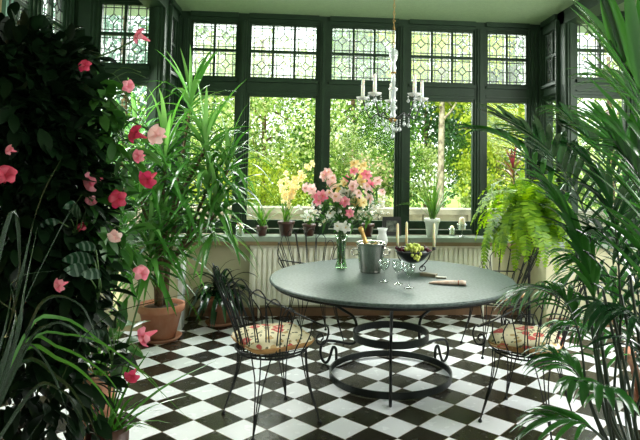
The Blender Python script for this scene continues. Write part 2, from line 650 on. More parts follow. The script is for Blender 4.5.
def window_run(org, ax, nrm, length, bays, depth=.11):
    """timber window wall: org at floor line, ax along, nrm into the room. bays: list of (u0,u1,columns)"""
    org, ax, nrm = V(org), V(ax), V(nrm)
    up = V((0, 0, 1))

    def bx(q, u0, u1, z0, z1, d0, d1):
        c = org + ax * ((u0 + u1) / 2) + up * ((z0 + z1) / 2) + nrm * ((d0 + d1) / 2)
        q.obox(c, ax * ((u1 - u0) / 2), nrm * ((d1 - d0) / 2), up * ((z1 - z0) / 2))

    def trim(*parts):
        q = MB()
        for p in parts:
            bx(q, *p)
        struct(q.build('trim_%d' % TRIM[0], 'paint', smooth=False))
        TRIM[0] += 1
    edges = [0] + [x for b in bays for x in b[:2]] + [length]
    # posts between the bays, with a moulded face
    for i in range(0, len(edges), 2):
        a, b = edges[i], edges[i + 1]
        if b - a < .02:
            continue
        w_ = min(.03, (b - a) * .2)
        trim((a, b, ZS, ZC - .0, -depth, 0), (a + w_, b - w_, ZS, ZC - .08, 0, .022), (a + w_ * 1.9, b - w_ * 1.9, ZS, ZC - .08, .022, .034))
    for (u0, u1, cols) in bays:
        trim((u0, u1, ZT + .03, ZC, -depth, -.005), (u0, u1, ZC - .05, ZC, -.005, .03))
        trim((u0, u1, ZH + .03, ZB - .03, -depth, -.005), (u0, u1, ZB - .06, ZB - .03, -.005, .03), (u0, u1, ZH + .06, ZH + .075, -.005, .012))
        # leaded light
        root = MB()
        i_ = .028
        bx(root, u0, u0 + i_, ZB - .03, ZT + .03, -.07, -.02)
        bx(root, u1 - i_, u1, ZB - .03, ZT + .03, -.07, -.02)
        bx(root, u0 + i_, u1 - i_, ZB - .03, ZB, -.07, -.02)
        bx(root, u0 + i_, u1 - i_, ZT, ZT + .03, -.07, -.02)
        wn = struct(root.build('window_%d' % WIN[0], 'paint', smooth=False))
        WIN[0] += 1
        bars = MB()
        a, b = u0 + i_, u1 - i_
        zm = (ZB + ZT) / 2
        bx(bars, a, b, zm - .015, zm + .015, -.065, -.02)
        pw = (b - a) / cols
        for k in range(1, cols):
            bx(bars, a + pw * k - .013, a + pw * k + .013, ZB, ZT, -.065, -.0205)
        bars.build('glazing_bar', 'paint', wn, smooth=False)
        ld, gl = MB(), MB()
        for k in range(cols):
            for (z0, z1) in ((ZB, zm - .015), (zm + .015, ZT)):
                x0, x1 = a + pw * k + (.013 if k else 0), a + pw * (k + 1) - (.013 if k < cols - 1 else 0)
                bx(gl, x0, x1, z0, z1, -.046, -.042)
                cx_, cz_ = (x0 + x1) / 2, (z0 + z1) / 2
                hw, hh = (x1 - x0) / 2, (z1 - z0) / 2
                t_ = .0044
                D = (-.041, -.035)
                for sgn in (-1, 1):
                    bx(ld, cx_ + sgn * hw * .74 - t_, cx_ + sgn * hw * .74 + t_, z0, z1, *D)
                    bx(ld, x0, x1, cz_ + sgn * hh * .80 - t_, cz_ + sgn * hh * .80 + t_, *D)
                    # from diamond tip to edge
                    zz = sorted((cz_ + sgn * hh * .36, cz_ + sgn * hh))
                    bx(ld, cx_ - t_, cx_ + t_, zz[0], zz[1], *D)
                    xx = sorted((cx_ + sgn * hw * .44, cx_ + sgn * hw))
                    bx(ld, xx[0], xx[1], cz_ - t_, cz_ + t_, *D)
                tips = [(hw * .44, 0), (0, hh * .36), (-hw * .44, 0), (0, -hh * .36)]
                for j in range(4):
                    p0 = V((cx_ + tips[j][0], 0, cz_ + tips[j][1]))
                    p1 = V((cx_ + tips[(j + 1) % 4][0], 0, cz_ + tips[(j + 1) % 4][1]))
                    P0 = org + ax * p0.x + up * p0.z - nrm * .038
                    P1 = org + ax * p1.x + up * p1.z - nrm * .038
                    d_ = (P1 - P0)
                    ld.obox((P0 + P1) / 2, d_ / 2, nrm * .003, d_.cross(nrm).normalized() * t_)
        ld.build('lead_came', 'lead', wn, smooth=False)
        gl.build('pane', 'leaded_pane', wn, smooth=False)
        # tall casement
        root = MB()
        i_ = .022
        bx(root, u0, u0 + i_, ZS, ZH + .03, -.07, -.02)
        bx(root, u1 - i_, u1, ZS, ZH + .03, -.07, -.02)
        bx(root, u0 + i_, u1 - i_, ZH, ZH + .03, -.07, -.02)
        bx(root, u0 + i_, u1 - i_, ZS + .001, ZS + .05, -.10, -.01)
        bx(root, u0 + i_, u1 - i_, ZS + .06, ZG, -.07, -.025)
        wn = struct(root.build('window_%d' % WIN[0], 'paint', smooth=False))
        WIN[0] += 1
        gl = MB()
        bx(gl, u0 + i_, u1 - i_, ZG, ZH, -.046, -.042)
        gl.build('pane', 'pane', wn, smooth=False)


# window columns measured on the back wall (x from the left corner)
cols = [(-1.266, -.804, 2), (-.651, .058, 3), (.218, .929, 3), (1.094, 1.793, 3), (1.956, 2.408, 2)]
window_run((XL, BY, 0), (1, 0, 0), (0, -1, 0), XR - XL, [(a - XL - .02, b - XL + .02, c) for a, b, c in cols])
window_run((XL, SY + .1, 0), (0, 1, 0), (1, 0, 0), BY - SY - .1, [(.07, .44, 2)])
window_run((XR, BY, 0), (0, -1, 0), (-1, 0, 0), BY - SY - .1, [(.08, .45, 2)])
window_run((WL, SY, 0), (1, 0, 0), (0, -1, 0), XL - WL, [(.23, .72, 2)])
window_run((XR, SY, 0), (1, 0, 0), (0, -1, 0), WR - XR, [(.12, .66, 2)])
window_run((WL, 4.35, 0), (0, 1, 0), (1, 0, 0), SY - 4.35 - .02, [(.10, .48, 2), (.62, 1.12, 2)])
# cornice beams running into the room from the corners of the bay
wall('trim_90', [((XR, 1.5, ZC - .14), (XR + .19, BY - .01, ZC)), ((XR + .19, 1.5, ZC - .07), (XR + .23, SY - .01, ZC))], 'paint')
wall('trim_91', [((XL - .19, 1.5, ZC - .14), (XL, BY - .01, ZC)), ((XL - .23, 1.5, ZC - .07), (XL - .19, SY - .01, ZC))], 'paint')
# teal-green panelled door in the left wall, standing shut
d = MB()
d.box((WL - .06, 3.37, .01), (WL - .01, 4.33, 2.18))
for (z0, z1) in ((.2, .95), (1.1, 2.05)):
    for (y0, y1) in ((3.47, 3.80), (3.90, 4.23)):
        d.box((WL - .01, y0, z0), (WL + .005, y1, z1))
dr = struct(d.build('door_1', 'teal_paint', smooth=False))
d = MB()
d.tube([(WL + .0, 4.27, 1.03), (WL + .05, 4.27, 1.03), (WL + .055, 4.18, 1.03)], .009)
d.build('door_handle', 'brass', dr)
wall('trim_92', [((WL - .001, 4.35, ZS), (WL + .03, 4.45, ZC)), ((WL - .001, 3.27, 0), (WL + .03, 3.37, 2.28)), ((WL - .001, 3.37, 2.18), (WL + .03, 4.34, 2.28))], 'teal_paint')

# radiator under the sill ------------------------------------------
rd = MB()
x0, x1, z0, z1, yr = -.58, 1.95, .13, .735, BY - .20
rd.box((x0, yr, z0), (x1, yr + .025, z1))
k = x0 + .03
while k < x1 - .05:
    rd.obox(V((k + .018, yr - .010, (z0 + z1) / 2)), V((.0165, 0, 0)), V((0, .015, 0)), V((0, 0, (z1 - z0) / 2 - .03)))
    k += .052
rad = tag(rd.build('radiator', 'radiator', smooth=False), 'long cream ribbed panel radiator under the window sill', 'radiator')
for xx in (x0 + .10, x1 - .10):
    q = MB()
    q.tube([(xx, yr + .012, z0 + .02), (xx, yr + .012, .06), (xx, yr + .012, 0.001)], .012)
    q.build('pipe', 'radiator', rad)
q = MB()
q.box((x0 - .005, yr - .012, z1), (x1 + .005, yr + .06, z1 + .012))
q.build('top_grille', 'radiator', rad, smooth=False)

# ================================================================== GARDEN
q = MB()
q.box((-40, BY + .5, -.35), (45, 60, -.25))
g_ = struct(q.build('ground', 'lawn', smooth=False))
q = MB()
q.box((-5, BY + .16, -.24), (9, 8.6, -.15))
struct(q.build('terrace', 'paving', smooth=False))
# low stone balustrade wall
bw = MB()
for i in range(22):
    for row in range(5):
        xx = -4 + i * .62 + (row % 2) * .31
        bw.box((xx + .008, 7.9, -.249 + row * .235), (xx + .612, 8.2, -.249 + row * .235 + .227))
bw.box((-4.05, 7.85, .918), (9.9, 8.25, .99))
tag(bw.build('garden_wall', 'stone', smooth=False), 'low pale stone garden wall outside the bay window', 'wall')


def foliage(mb, c, rad, n, size, clumps=60, seed=0, shell=.55):
    r_ = random.Random(seed)
    c = V(c)
    cl = []
    for i in range(clumps):
        v = rvec(r_).normalized() * (shell + (1 - shell) * r_.random())
        cl.append(V((v.x * rad[0], v.y * rad[1], v.z * rad[2])))
    cs = min(rad) * .30
    for i in range(n):
        p = c + r_.choice(cl) + rvec(r_) * cs * 1.3
        d_ = (rvec(r_) + V((0, 0, -.25))).normalized()
        sd = d_.cross(rvec(r_)).normalized()
        L = size * r_.uniform(.6, 1.3)
        w_ = L * .28
        mb.add([p, p + d_ * L * .45 + sd * w_, p + d_ * L, p + d_ * L * .45 - sd * w_], [(0, 1, 2, 3)])


def tree(name, base, h, blobs, mt, n, size, label, cat='tree', group=None, trunk=.09, bark='bark', clumps=60, seed=1):
    base = V(base)
    t_ = empty(name, base, label, cat, group)
    q = MB()
    r_ = random.Random(seed)
    for i, (c_, rr) in enumerate(blobs):
        foliage(q, V(c_) - base, rr, int(n * (rr[0] * rr[2]) / sum(b[1][0] * b[1][2] for b in blobs)), size, clumps, seed * 13 + i)
    q.build('foliage', mt, t_)
    if trunk:
        q = MB()
        top = V((r_.uniform(-.1, .1), 0, h))
        q.tube(bez([V((0, 0, -.02)), V((.03, 0, h * .4)), top], 8), [trunk * (1 - .6 * i / 8) for i in range(9)], 8)
        for i in range(5):
            s_ = top * (.45 + .1 * i)
            b_ = V(r_.choice(blobs)[0]) - base + rvec(r_) * .4
            q.tube(bez([s_, (s_ + b_) / 2 + V((0, 0, -.1)), b_], 5), [trunk * .35, trunk * .3, trunk * .25, trunk * .18, trunk * .12, trunk * .06], 5)
        q.build('trunk', bark, t_)
    return t_


def blob(px, py, y, rx, rz, ry=None):
    return (at(px, py, y), (rx, ry or rx * .7, rz))


GZ = -.25
def gbase(px, y):
    p = at(px, 200, y)
    return (p.x, y, GZ)


tree('willow_tree', gbase(262, 10), 4, [blob(215, 120, 10, 1.1, 1.5), blob(285, 115, 10, 1.3, 1.4), blob(225, 62, 10.4, .9, .5)], 'garden_pale', 15000, .075,
     'pale feathery tree filling the view behind the second tall pane from the left', trunk=.07, clumps=120, seed=3)
tree('spreading_tree', gbase(350, 12), 4.5, [blob(350, 125, 12, 1.5, 1.2), blob(375, 60, 12.5, 1.2, 1.2), blob(300, 160, 12.5, 1.2, .8)], 'garden_green', 11000, .10,
     'mid green tree behind the third tall pane from the left', clumps=90, seed=5)
tree('birch_tree', gbase(439, 9.9), 4.8, [blob(440, 45, 9.9, 1.2, .9), blob(458, 90, 10.1, .6, .5)], 'garden_yellow', 4500, .09,
     'tree with a straight pale trunk behind the fourth tall pane from the left', trunk=.085, bark='pale_bark', seed=6)
tree('evergreen_tree', gbase(425, 15), 5, [blob(415, 130, 15, 1.7, 1.1), blob(465, 115, 15, 1.4, 1.0), blob(440, 70, 16, 1.6, 1.2)], 'garden_dark', 10000, .12,
     'dark evergreen tree standing farther back behind the pale trunked tree', clumps=90, seed=7)
tree('cedar_tree', gbase(120, 11), 5, [blob(115, 40, 11, 1.2, 1.2), blob(140, 110, 11, 1.2, 1.2), blob(60, 60, 11.5, 1.4, 1.5)], 'garden_blue', 7000, .10,
     'blue-green tree seen through the leaded panes on the far left', seed=8)
tree('cypress_tree', gbase(352, 20), 6, [blob(345, 55, 20, 1.3, 1.7), blob(385, 45, 20, 1.1, 1.6)], 'garden_blue', 3500, .16,
     'grey-blue conifer high behind the middle leaded panes', seed=9)
tree('maple_tree', gbase(512, 11.5), 5, [blob(505, 55, 11.5, 1.0, .7), blob(515, 130, 11.5, 1.1, 1.4), blob(540, 200, 11.5, 1.0, .9)], 'garden_green', 11000, .10,
     'leafy green tree behind the right end of the bay', seed=10)
tree('garden_shrub', gbase(500, 9.6), 1.2, [blob(500, 125, 9.6, .7, .6), blob(500, 175, 9.6, .8, .7)], 'garden_yellow', 5000, .07,
     'yellow-green shrub outside the right-hand pane of the bay', 'shrub', trunk=.03, seed=11)
tree('garden_tree', gbase(610, 10.5), 4, [blob(610, 130, 10.5, 1.4, 1.6), blob(640, 60, 11, 1.2, .7)], 'garden_pale', 5000, .12,
     'pale leafy tree behind the right shoulder window', seed=12)
tree('lime_tree', gbase(180, 13), 5, [blob(190, 70, 13, 1.3, 1.2), blob(170, 140, 13, 1.5, 1.5)], 'garden_green', 4500, .13,
     'bushy tree behind the left corner of the bay', seed=13)
for i, (px, py, y, rx, rz, mt, lb) in enumerate([
        (215, 196, 9.0, .55, .42, 'garden_yellow', 'yellow-green bush at the left end of the garden wall'),
        (268, 186, 9.6, .8, .55, 'garden_yellow', 'bright yellow-green bush below the pale feathery tree'),
        (318, 186, 9.7, .55, .5, 'garden_green', 'green bush just behind the second window post'),
        (362, 190, 9.8, .7, .55, 'garden_pink', 'bush dotted with pink blossom behind the lilies'),
        (345, 160, 10.4, .7, .5, 'garden_pale', 'pale variegated bush behind the pink blossom bush'),
        (398, 172, 10.2, .5, .8, 'garden_green', 'tall green bush behind the third window post'),
        (415, 170, 10.6, .7, .5, 'garden_pale', 'silvery bush left of the pale trunked tree'),
        (465, 165, 11.5, .8, .55, 'garden_green', 'rounded green bush at the far edge of the lawn'),
        (475, 190, 9.7, .35, .35, 'garden_pale', 'small pale bush at the right end of the lawn view')]):
    tree('garden_bush', gbase(px, y), .5, [blob(px, py, y, rx, rz)], mt, int(4200 * rx / .7), .055, lb, 'bush', 'bushes beyond the terrace', trunk=.02, clumps=50, seed=20 + i)
# hedge closing the garden
q = MB()
for i in range(10):
    foliage(q, (-13 + i * 3.6, 22, 2.0), (2.4, 1, 2.6), 1300, .26, 40, 50 + i)
tag(q.build('garden_hedge', 'garden_green'), 'tall green hedge closing the far side of the garden', 'hedge')

# ================================================================== TABLE
TX, TY, TZ, TR = .63, 4.32, .727, .90
t = empty('round_table', (TX, TY, 0), 'large round grey-green stone topped table on black iron base', 'table')
q = MB()
q.lathe([(1e-4, TZ - .026), (TR - .015, TZ - .026), (TR - .003, TZ - .018), (TR, TZ - .008), (TR - .006, TZ - .001), (TR - .012, TZ), (1e-4, TZ)], n=96)
q.build('table_top', 'table_stone', t)
q = MB()
q.lathe([(TR - .03, TZ - .045), (TR - .022, TZ - .0262), (TR - .06, TZ - .0262), (TR - .06, TZ - .045), (TR - .03, TZ - .045)], n=96, cap=False)
q.build('table_rim', 'iron', t)
for nm, rr, z0, z1 in (('upper_ring', .277, .278, .33), ('lower_ring', .447, .006, .052)):
    q = MB()
    q.lathe([(rr - .006, z0), (rr + .004, z0), (rr + .004, z1), (rr - .006, z1), (rr - .006, z0)], n=72, cap=False)
    q.build(nm, 'iron_strap', t, smooth=False)
leg = [(.80, .695), (.70, .64), (.60, .55), (.50, .475), (.40, .43), (.32, .395), (.288, .34), (.286, .25), (.30, .20), (.36, .185), (.50, .185), (.575, .165), (.60, .11),
       (.595, .05), (.565, .012), (.535, .02), (.515, .06), (.50, .11), (.485, .14), (.465, .13), (.458, .09), (.458, .03)]
for az in (-98, 148, 32):
    ca, sa = math.cos(R(az)), math.sin(R(az))
    q = MB()
    q.tube(bez([(r_ * ca, r_ * sa, z_) for r_, z_ in leg], 70), .011, 7)
    q.build('leg', 'iron', t)

# ================================================================== CHAIRS
CF = 'wire garden chairs around the round table'


def make_chair(label):
    """front faces +x"""
    t = empty('wire_chair', (0, 0, 0), label, 'chair', CF)
    wr = .0040
    q = MB()
    for rr, z in ((.225, .44), (.205, .415)):
        q.tube([(rr * math.cos(a * PI / 18), rr * math.sin(a * PI / 18), z) for a in range(36)], .006, 6, closed=True)
    for a in range(-4, 5):   # seat wires
        y = a * .045
        xx = math.sqrt(max(.001, .213 ** 2 - y * y))
        q.tube([(-xx, y, .441), (xx, y, .441)], .003, 5)
    q.build('seat_frame', 'iron', t)
    for az in (45, 135, 225, 315):
        q = MB()
        a = R(az)
        ft = V((.305 * math.cos(a), .305 * math.sin(a), .012))
        for da in (-17, 0, 17):
            b = R(az + da)
            top = V((.207 * math.cos(b), .207 * math.sin(b), .43))
            kn = V((.225 * math.cos(a + R(da * .35)), .225 * math.sin(a + R(da * .35)), .26))
            q.tube(bez([top, kn, ft], 8), wr, 5)
        q.lathe([(.0001, -.012), (.011, -.012), (.013, -.006), (.009, .004), (.0001, .012)], ft, 10)
        q.build('leg', 'iron', t)

    def rim(th):   # th from the back direction, degrees
        a = abs(th)
        z = .945 if a < 15 else .945 - .32 * ((a - 15) / 95) ** 1.05
        r_ = .295 + .075 * math.cos(R(th))
        an = PI + R(th)
        return V((r_ * math.cos(an), r_ * math.sin(an), z))
    bk = MB()
    N = 11
    for i in range(N):
        th = -80 + i * 160 / (N - 1)
        hw = 7.6
        top = rim(th)
        pts = []
        for sgn in (-1, 1):
            an = PI + R(th + sgn * hw * .62)
            b0 = V((.208 * math.cos(an), .208 * math.sin(an), .42))
            b1 = V((.235 * math.cos(PI + R(th + sgn * hw * .8)), .235 * math.sin(PI + R(th + sgn * hw * .8)), .55))
            b2 = rim(th + sgn * hw)
            b2.z = top.z - .045
            leg_ = bez([b0, b1, b2], 7)
            pts.append(leg_)
        arc = []
        for j in range(1, 7):
            u = j / 7
            q_ = rim(th - hw + 2 * hw * u)
            q_.z = top.z - .045 + .045 * math.sin(PI * u)
            arc.append(q_)
        bk.tube(pts[0] + arc + pts[1][::-1], wr, 5)
    bk.build('backrest', 'iron', t)
    for sgn in (-1, 1):
        q = MB()
        s_ = rim(86 * sgn)
        pts = [s_, V((.14, sgn * .30, .615)), V((.225, sgn * .262, .585)), V((.255, sgn * .235, .52)), V((.235, sgn * .22, .462)), V((.195, sgn * .212, .47)),
               V((.19, sgn * .212, .51)), V((.215, sgn * .218, .525)), V((.228, sgn * .22, .50)), V((.214, sgn * .218, .484))]
        q.tube(bez(pts, 40), .0055, 6)
        q.tube(bez([V((.0, sgn * .30, .655)), V((.05, sgn * .27, .56)), V((.03, sgn * .21, .43))], 8), wr, 5)
        q.tube(bez([V((.10, sgn * .30, .625)), V((.12, sgn * .25, .54)), V((.10, sgn * .19, .43))], 8), wr, 5)
        q.build('arm_rest', 'iron', t)
    return t


def cushion_mesh(label):
    q = MB()
    N, M_ = 44, 14
    vs = []
    rr = lambda a: .232 * (1 + .10 * math.cos(4 * a + PI) + .02 * math.cos(8 * a))
    hh = .085
    prof = []
    for i in range(M_ + 1):
        u = i / M_
        if u < .12:
            prof.append((u / .12 * .90, 0, 1))
        else:
            v = (u - .12) / .88 * PI * .5
            prof.append((.90 + .10 * math.sin(v * 2) if v < PI / 4 else math.cos(v - PI / 4) ** .9 if v < PI * .5 else 0, 0, 0))
    # side then domed top
    P = [(.0, .0), (.55, .0), (.88, .004), (.97, .018), (1.0, .034), (.985, .05), (.93, .064), (.80, .078), (.6, .090), (.35, .096), (.0, .098)]
    for r_, z_ in P:
        for j in range(N):
            a = 2 * PI * j / N
            k_ = rr(a) * max(r_, .0005)
            zz = z_ + (.006 * math.sin(3 * a + 1) + .005 * math.sin(5 * a)) * r_ * (z_ > .03)
            vs.append((k_ * math.cos(a), k_ * math.sin(a), zz))
    fs, ms = [], []
    for i in range(len(P) - 1):
        for j in range(N):
            fs.append((i * N + j, i * N + (j + 1) % N, (i + 1) * N + (j + 1) % N, (i + 1) * N + j))
            ms.append(1 if i < 4 else 0)
    q.v, q.f, q.m = vs, fs, ms
    o = q.build('seat_cushion', ['chintz', 'cushion_side'])
    pp = MB()
    pp.tube([(rr(a * PI / 24) * 1.0 * math.cos(a * PI / 24), rr(a * PI / 24) * 1.0 * math.sin(a * PI / 24), .036) for a in range(48)], .0045, 5, closed=True)
    pp.build('piping', 'cushion_side', o)
    return tag(o, label, 'cushion', 'floral cushions on the wire chairs')


ch = make_chair('black wire chair at front left of the table')
cu = cushion_mesh('floral cushion on the front left wire chair')
spots_ = [(-.200, 3.64, 30, 'black wire chair at front left of the table', 'rose patterned cushion on the front left wire chair'),
          (1.37, 3.55, 140, 'black wire chair at front right of the table, half behind palm leaves', 'rose patterned cushion on the chair beside the palm at front right'),
          (.06, 5.28, -70, 'black wire chair behind the table, in front of the radiator', 'cushion on the chair behind the table at the radiator'),
          (1.62, 4.93, -172, 'black wire chair at back right, between the table and the fern', 'rose patterned cushion just showing beyond the right edge of the table')]
for i, (x, y, a, lc, lq) in enumerate(spots_):
    o = ch if i == 0 else copy_tree(ch)
    o.location = (x, y, 0)
    o.rotation_euler.z = R(a)
    o['label'] = lc
    if i == 2:
        continue
    o = cu if i == 0 else copy_tree(cu)
    o.location = (x, y, .4455)
    o.rotation_euler.z = R(a + 8 * i)
    o['label'] = lq

# ================================================================== THINGS ON THE TABLE


def onT(px, py, z=TZ):
    return atz(px, py, z)


def flower(mb, c, nrm, size, petals=5, shape='petal', curl=.6, width=.55, mi=0, cup=.7):
    nrm = V(nrm).normalized()
    a = nrm.orthogonal().normalized()
    b = nrm.cross(a)
    ph = rnd.random() * 6
    for k in range(petals):
        an = ph + 2 * PI * k / petals
        out = a * math.cos(an) + b * math.sin(an)
        sd = nrm.cross(out)
        pts, ws = [], []
        n_ = 5
        for i in range(n_ + 1):
            t_ = i / n_
            pts.append(V(c) + out * size * (t_ ** 1.1) * (1 - .12 * t_) + nrm * size * (cup * .5 * math.sin(t_ * PI * .62) - curl * .35 * t_ ** 3))
            ws.append(size * width * 1.5 * prof_w('petal', t_))
        mb.strip(pts, sd, ws, mi, .12)


# vase
vp = onT(341, 268)
v = empty('flower_vase', (vp.x, vp.y, TZ), 'tall clear glass vase with flared rim holding the lilies', 'vase')
q = MB()
q.lathe([(.0005, .0005), (.046, .0005), (.050, .008), (.047, .02), (.036, .06), (.034, .12), (.040, .20), (.052, .262), (.049, .262), (.037, .20), (.030, .12), (.032, .06), (.040, .022), (.0005, .02)], n=28, cap=False)
q.build('glass_body', 'vase_glass', v)
q = MB()
q.lathe([(.0005, .021), (.038, .023), (.031, .06), (.029, .12), (.034, .17), (.0005, .17)], n=24)
q.build('water', 'water', v)
G = 'cut lilies and blossom in the glass vase'


def lily(tip, heads, mt, label, name='lily_stem', leaves=5, size=.055, cat='flower', petals=6):
    """stem from inside the vase to its tip, flower heads as parts"""
    base = V((vp.x + rnd.uniform(-.015, .015), vp.y + rnd.uniform(-.015, .015), TZ + .03))
    o = empty(name, base, label, cat, G)
    tip = V(tip) - base
    mid = V((rnd.uniform(-.018, .018), rnd.uniform(-.018, .018), .235))
    path = bez([V((0, 0, 0)), mid, mid.lerp(tip, .55) + V((0, 0, .02)), tip], 14)
    q = MB()
    q.tube(path, .0028, 5)
    q.build('stem', 'stem', o)
    q = MB()
    for i in range(leaves):
        p = path[rnd.randrange(7, 14)]
        q.blade(p, rvec() + V((0, 0, .2)), rnd.uniform(.07, .12), .02, .5, 4, roll=rnd.uniform(-1, 1), shape='leaflet')
    q.build('foliage', 'leaf_vine', o)
    for (dx, dy, dz, nv) in heads:
        q = MB()
        flower(q, tip + V((dx, dy, dz)), nv, size * rnd.uniform(.9, 1.15), petals, width=.42, curl=.9)
        fl_ = q.build('flower', mt, o)
        q = MB()
        nn = V(nv).normalized()
        for s_ in range(4):
            q.tube([tip + V((dx, dy, dz)), tip + V((dx, dy, dz)) + nn * size * .55 + rvec() * .012], .0016, 4)
        q.build('stamen', 'petal_centre', fl_)
    return o


def head(n_=2, sp=.04):
    r_ = []
    for i in range(n_):
        r_.append((rnd.uniform(-sp, sp), rnd.uniform(-sp, sp), rnd.uniform(-sp, sp), (rnd.uniform(-.8, .8), -1, rnd.uniform(-.2, .8))))
    return r_


LY = vp.y
for (px, py, dy, n_, mt, lb) in [
        (322, 196, -.08, 2, 'petal_pink', 'pink lily stem leaning far left in the vase'),
        (334, 200, -.14, 2, 'petal_pale', 'pale pink lily stem at the lower left of the bouquet'),
        (328, 184, .0, 1, 'petal_pale', 'pale pink lily at the upper left of the bouquet'),
        (352, 188, -.05, 2, 'petal_pale', 'pale pink lily stem above the vase'),
        (372, 192, .02, 2, 'petal_pale', 'pale pink lily stem leaning right in the bouquet'),
        (350, 176, .05, 2, 'petal_pink', 'pink lily at the very top of the bouquet'),
        (368, 180, .06, 1, 'petal_pink', 'small pink lily at the top right of the bouquet'),
        (344, 206, -.16, 1, 'petal_pink', 'pink lily low in the middle of the bouquet'),
        (342, 221, -.12, 1, 'petal_white', 'open white lily hanging just over the vase rim'),
        (334, 210, -.10, 1, 'petal_white', 'white lily left above the vase rim'),
        (357, 180, .08, 2, 'petal_yellow', 'pale yellow lily high in the bouquet'),
        (340, 186, .06, 1, 'petal_yellow', 'pale yellow lily at the upper left behind the pink ones'),
        (380, 186, .04, 2, 'petal_pale', 'pale pink lily at the far right of the bouquet'),
        (312, 190, .02, 2, 'petal_pale', 'pale pink lily at the far left of the bouquet'),
        (362, 200, -.08, 2, 'petal_yellow', 'creamy yellow lily low at the right of the bouquet'),
        (326, 176, .08, 2, 'petal_pale', 'pale pink lily standing highest at the left of the bouquet'),
        (358, 170, .08, 2, 'petal_yellow', 'yellow lily bud stem rising above all the others'),
        (350, 196, -.02, 3, 'petal_white', 'white lily stem in the heart of the bouquet')]:
    lily(at(px, py, LY + dy), head(n_ + 1, .055), mt, lb, leaves=18, size=.050)
for i, (px, py) in enumerate([(376, 203), (382, 212), (370, 214), (384, 202), (318, 208), (322, 220), (312, 214)]):
    tip = at(px, py, LY + rnd.uniform(-.05, .1))
    o = lily(tip, [(rnd.uniform(-.05, .05), rnd.uniform(-.04, .04), rnd.uniform(-.05, .05), rvec() + V((0, -1, 0))) for _ in range(9)], 'petal_white',
             'spray of tiny white blossom at the %s side of the bouquet' % ('right' if px > 350 else 'left'), 'blossom_spray', 6, .017, petals=5)

# champagne bucket and bottle
bp = onT(370.5, 272)
b = empty('champagne_bucket', (bp.x, bp.y, TZ), 'silver champagne bucket with ring handles on the table', 'bucket')
b.scale = (1.24, 1.24, 1.14)
q = MB()
q.lathe([(.0005, .001), (.062, .001), (.066, .008), (.064, .014), (.070, .022), (.088, .18), (.093, .19), (.098, .196), (.096, .202), (.088, .198), (.084, .18), (.066, .024), (.0005, .022)], n=36, cap=False)
q.build('bucket_body', 'silver', b)
for s_ in (-1, 1):
    q = MB()
    q.tube([(s_ * (.088 + .022 + .022 * math.cos(a * PI / 8)) - s_ * .012, 0, .135 + .022 * math.sin(a * PI / 8)) for a in range(16)], .005, 6, closed=True)
    q.build('handle', 'silver', b)
bo = empty('champagne_bottle', (bp.x + .03, bp.y - .0, TZ + .045), 'champagne bottle with gold foil neck leaning in the silver bucket', 'bottle')
bo.rotation_euler = (0, R(-21), 0)
bo.scale = (1.12, 1.12, 1.08)
q = MB()
q.lathe([(.0005, 0), (.036, 0), (.038, .01), (.038, .12), (.032, .15), (.018, .175), (.0145, .19)], n=20)
bb = q.build('bottle_body', 'bottle_glass', bo)
q = MB()
q.lathe([(.0195, .172), (.0165, .188), (.0145, .20), (.0145, .262), (.018, .268), (.018, .285), (.013, .298), (.0005, .301)], n=18)
q.build('foil', 'gold_foil', bo)
q = MB()
q.lathe([(.0382, .108), (.0384, .125), (.033, .1495), (.0195, .1735)], n=20, cap=False)
q.build('neck_label', 'label_paper', bb)

# hurricane lamp behind the bucket
hp = onT(382, 264)
h_ = empty('hurricane_lamp', (hp.x, hp.y, TZ), 'silver candle lamp with white glass chimney behind the bucket', 'lamp')
q = MB()
q.lathe([(.0005, 0), (.05, 0), (.052, .006), (.03, .016), (.014, .03), (.012, .06), (.018, .07), (.012, .08), (.012, .115), (.018, .125), (.035, .135), (.038, .143), (.0005, .145)], n=24)
q.build('stand', 'silver', h_)
q = MB()
q.lathe([(.024, .145), (.038, .165), (.047, .195), (.044, .225), (.034, .25), (.034, .275), (.046, .30), (.044, .30), (.032, .275), (.032, .25), (.042, .225), (.045, .195), (.036, .167), (.022, .147)], n=24, cap=False)
q.build('chimney', 'frosted', h_)

# candle bowl with fruit
fp = onT(413, 272)
fy = fp.y + .06
f0 = V((at(413, 250, fy).x, fy, TZ))
fb = empty('fruit_bowl', f0, 'dark wire fruit bowl stand with curled feet and three candle cups', 'bowl')
q = MB()
q.lathe([(.0005, .062), (.05, .066), (.09, .09), (.125, .13), (.140, .155), (.136, .156), (.12, .133), (.086, .094), (.05, .072), (.0005, .068)], n=32, cap=False)
q.build('basin', 'dark_metal', fb)
for i, az in enumerate((205, 325, 90)):
    ca, sa = math.cos(R(az)), math.sin(R(az))
    q = MB()
    pr = [(.150, .152), (.135, .11), (.10, .065), (.065, .035), (.06, .012), (.085, .006), (.108, .022), (.10, .045), (.08, .04), (.082, .026)]
    q.tube(bez([(r_ * ca, r_ * sa, z_) for r_, z_ in pr], 34), .0042, 6)
    q.build('foot', 'dark_metal', fb)
q = MB()
q.tube([(.142 * math.cos(a * PI / 20), .142 * math.sin(a * PI / 20), .156) for a in range(40)], .005, 6, closed=True)
q.build('rim', 'dark_metal', fb)
cups = []
for px, dy in ((397.5, -.01), (406.5, .13), (434, -.01)):
    p = at(px, 247, fy + dy)
    rel = V((p.x - f0.x, dy, .165))
    cups.append((p.x, fy + dy))
    q = MB()
    q.lathe([(.0005, 0), (.012, 0), (.016, .004), (.013, .012), (.014, .024), (.0005, .022)], rel, 14)
    q.tube([V((rel.x, rel.y, .167)), V((rel.x, rel.y, .165)).normalized() * .0001 + V((rel.x * .92, rel.y * .92, .157))], .004, 5)
    q.build('candle_cup', 'dark_metal', fb)


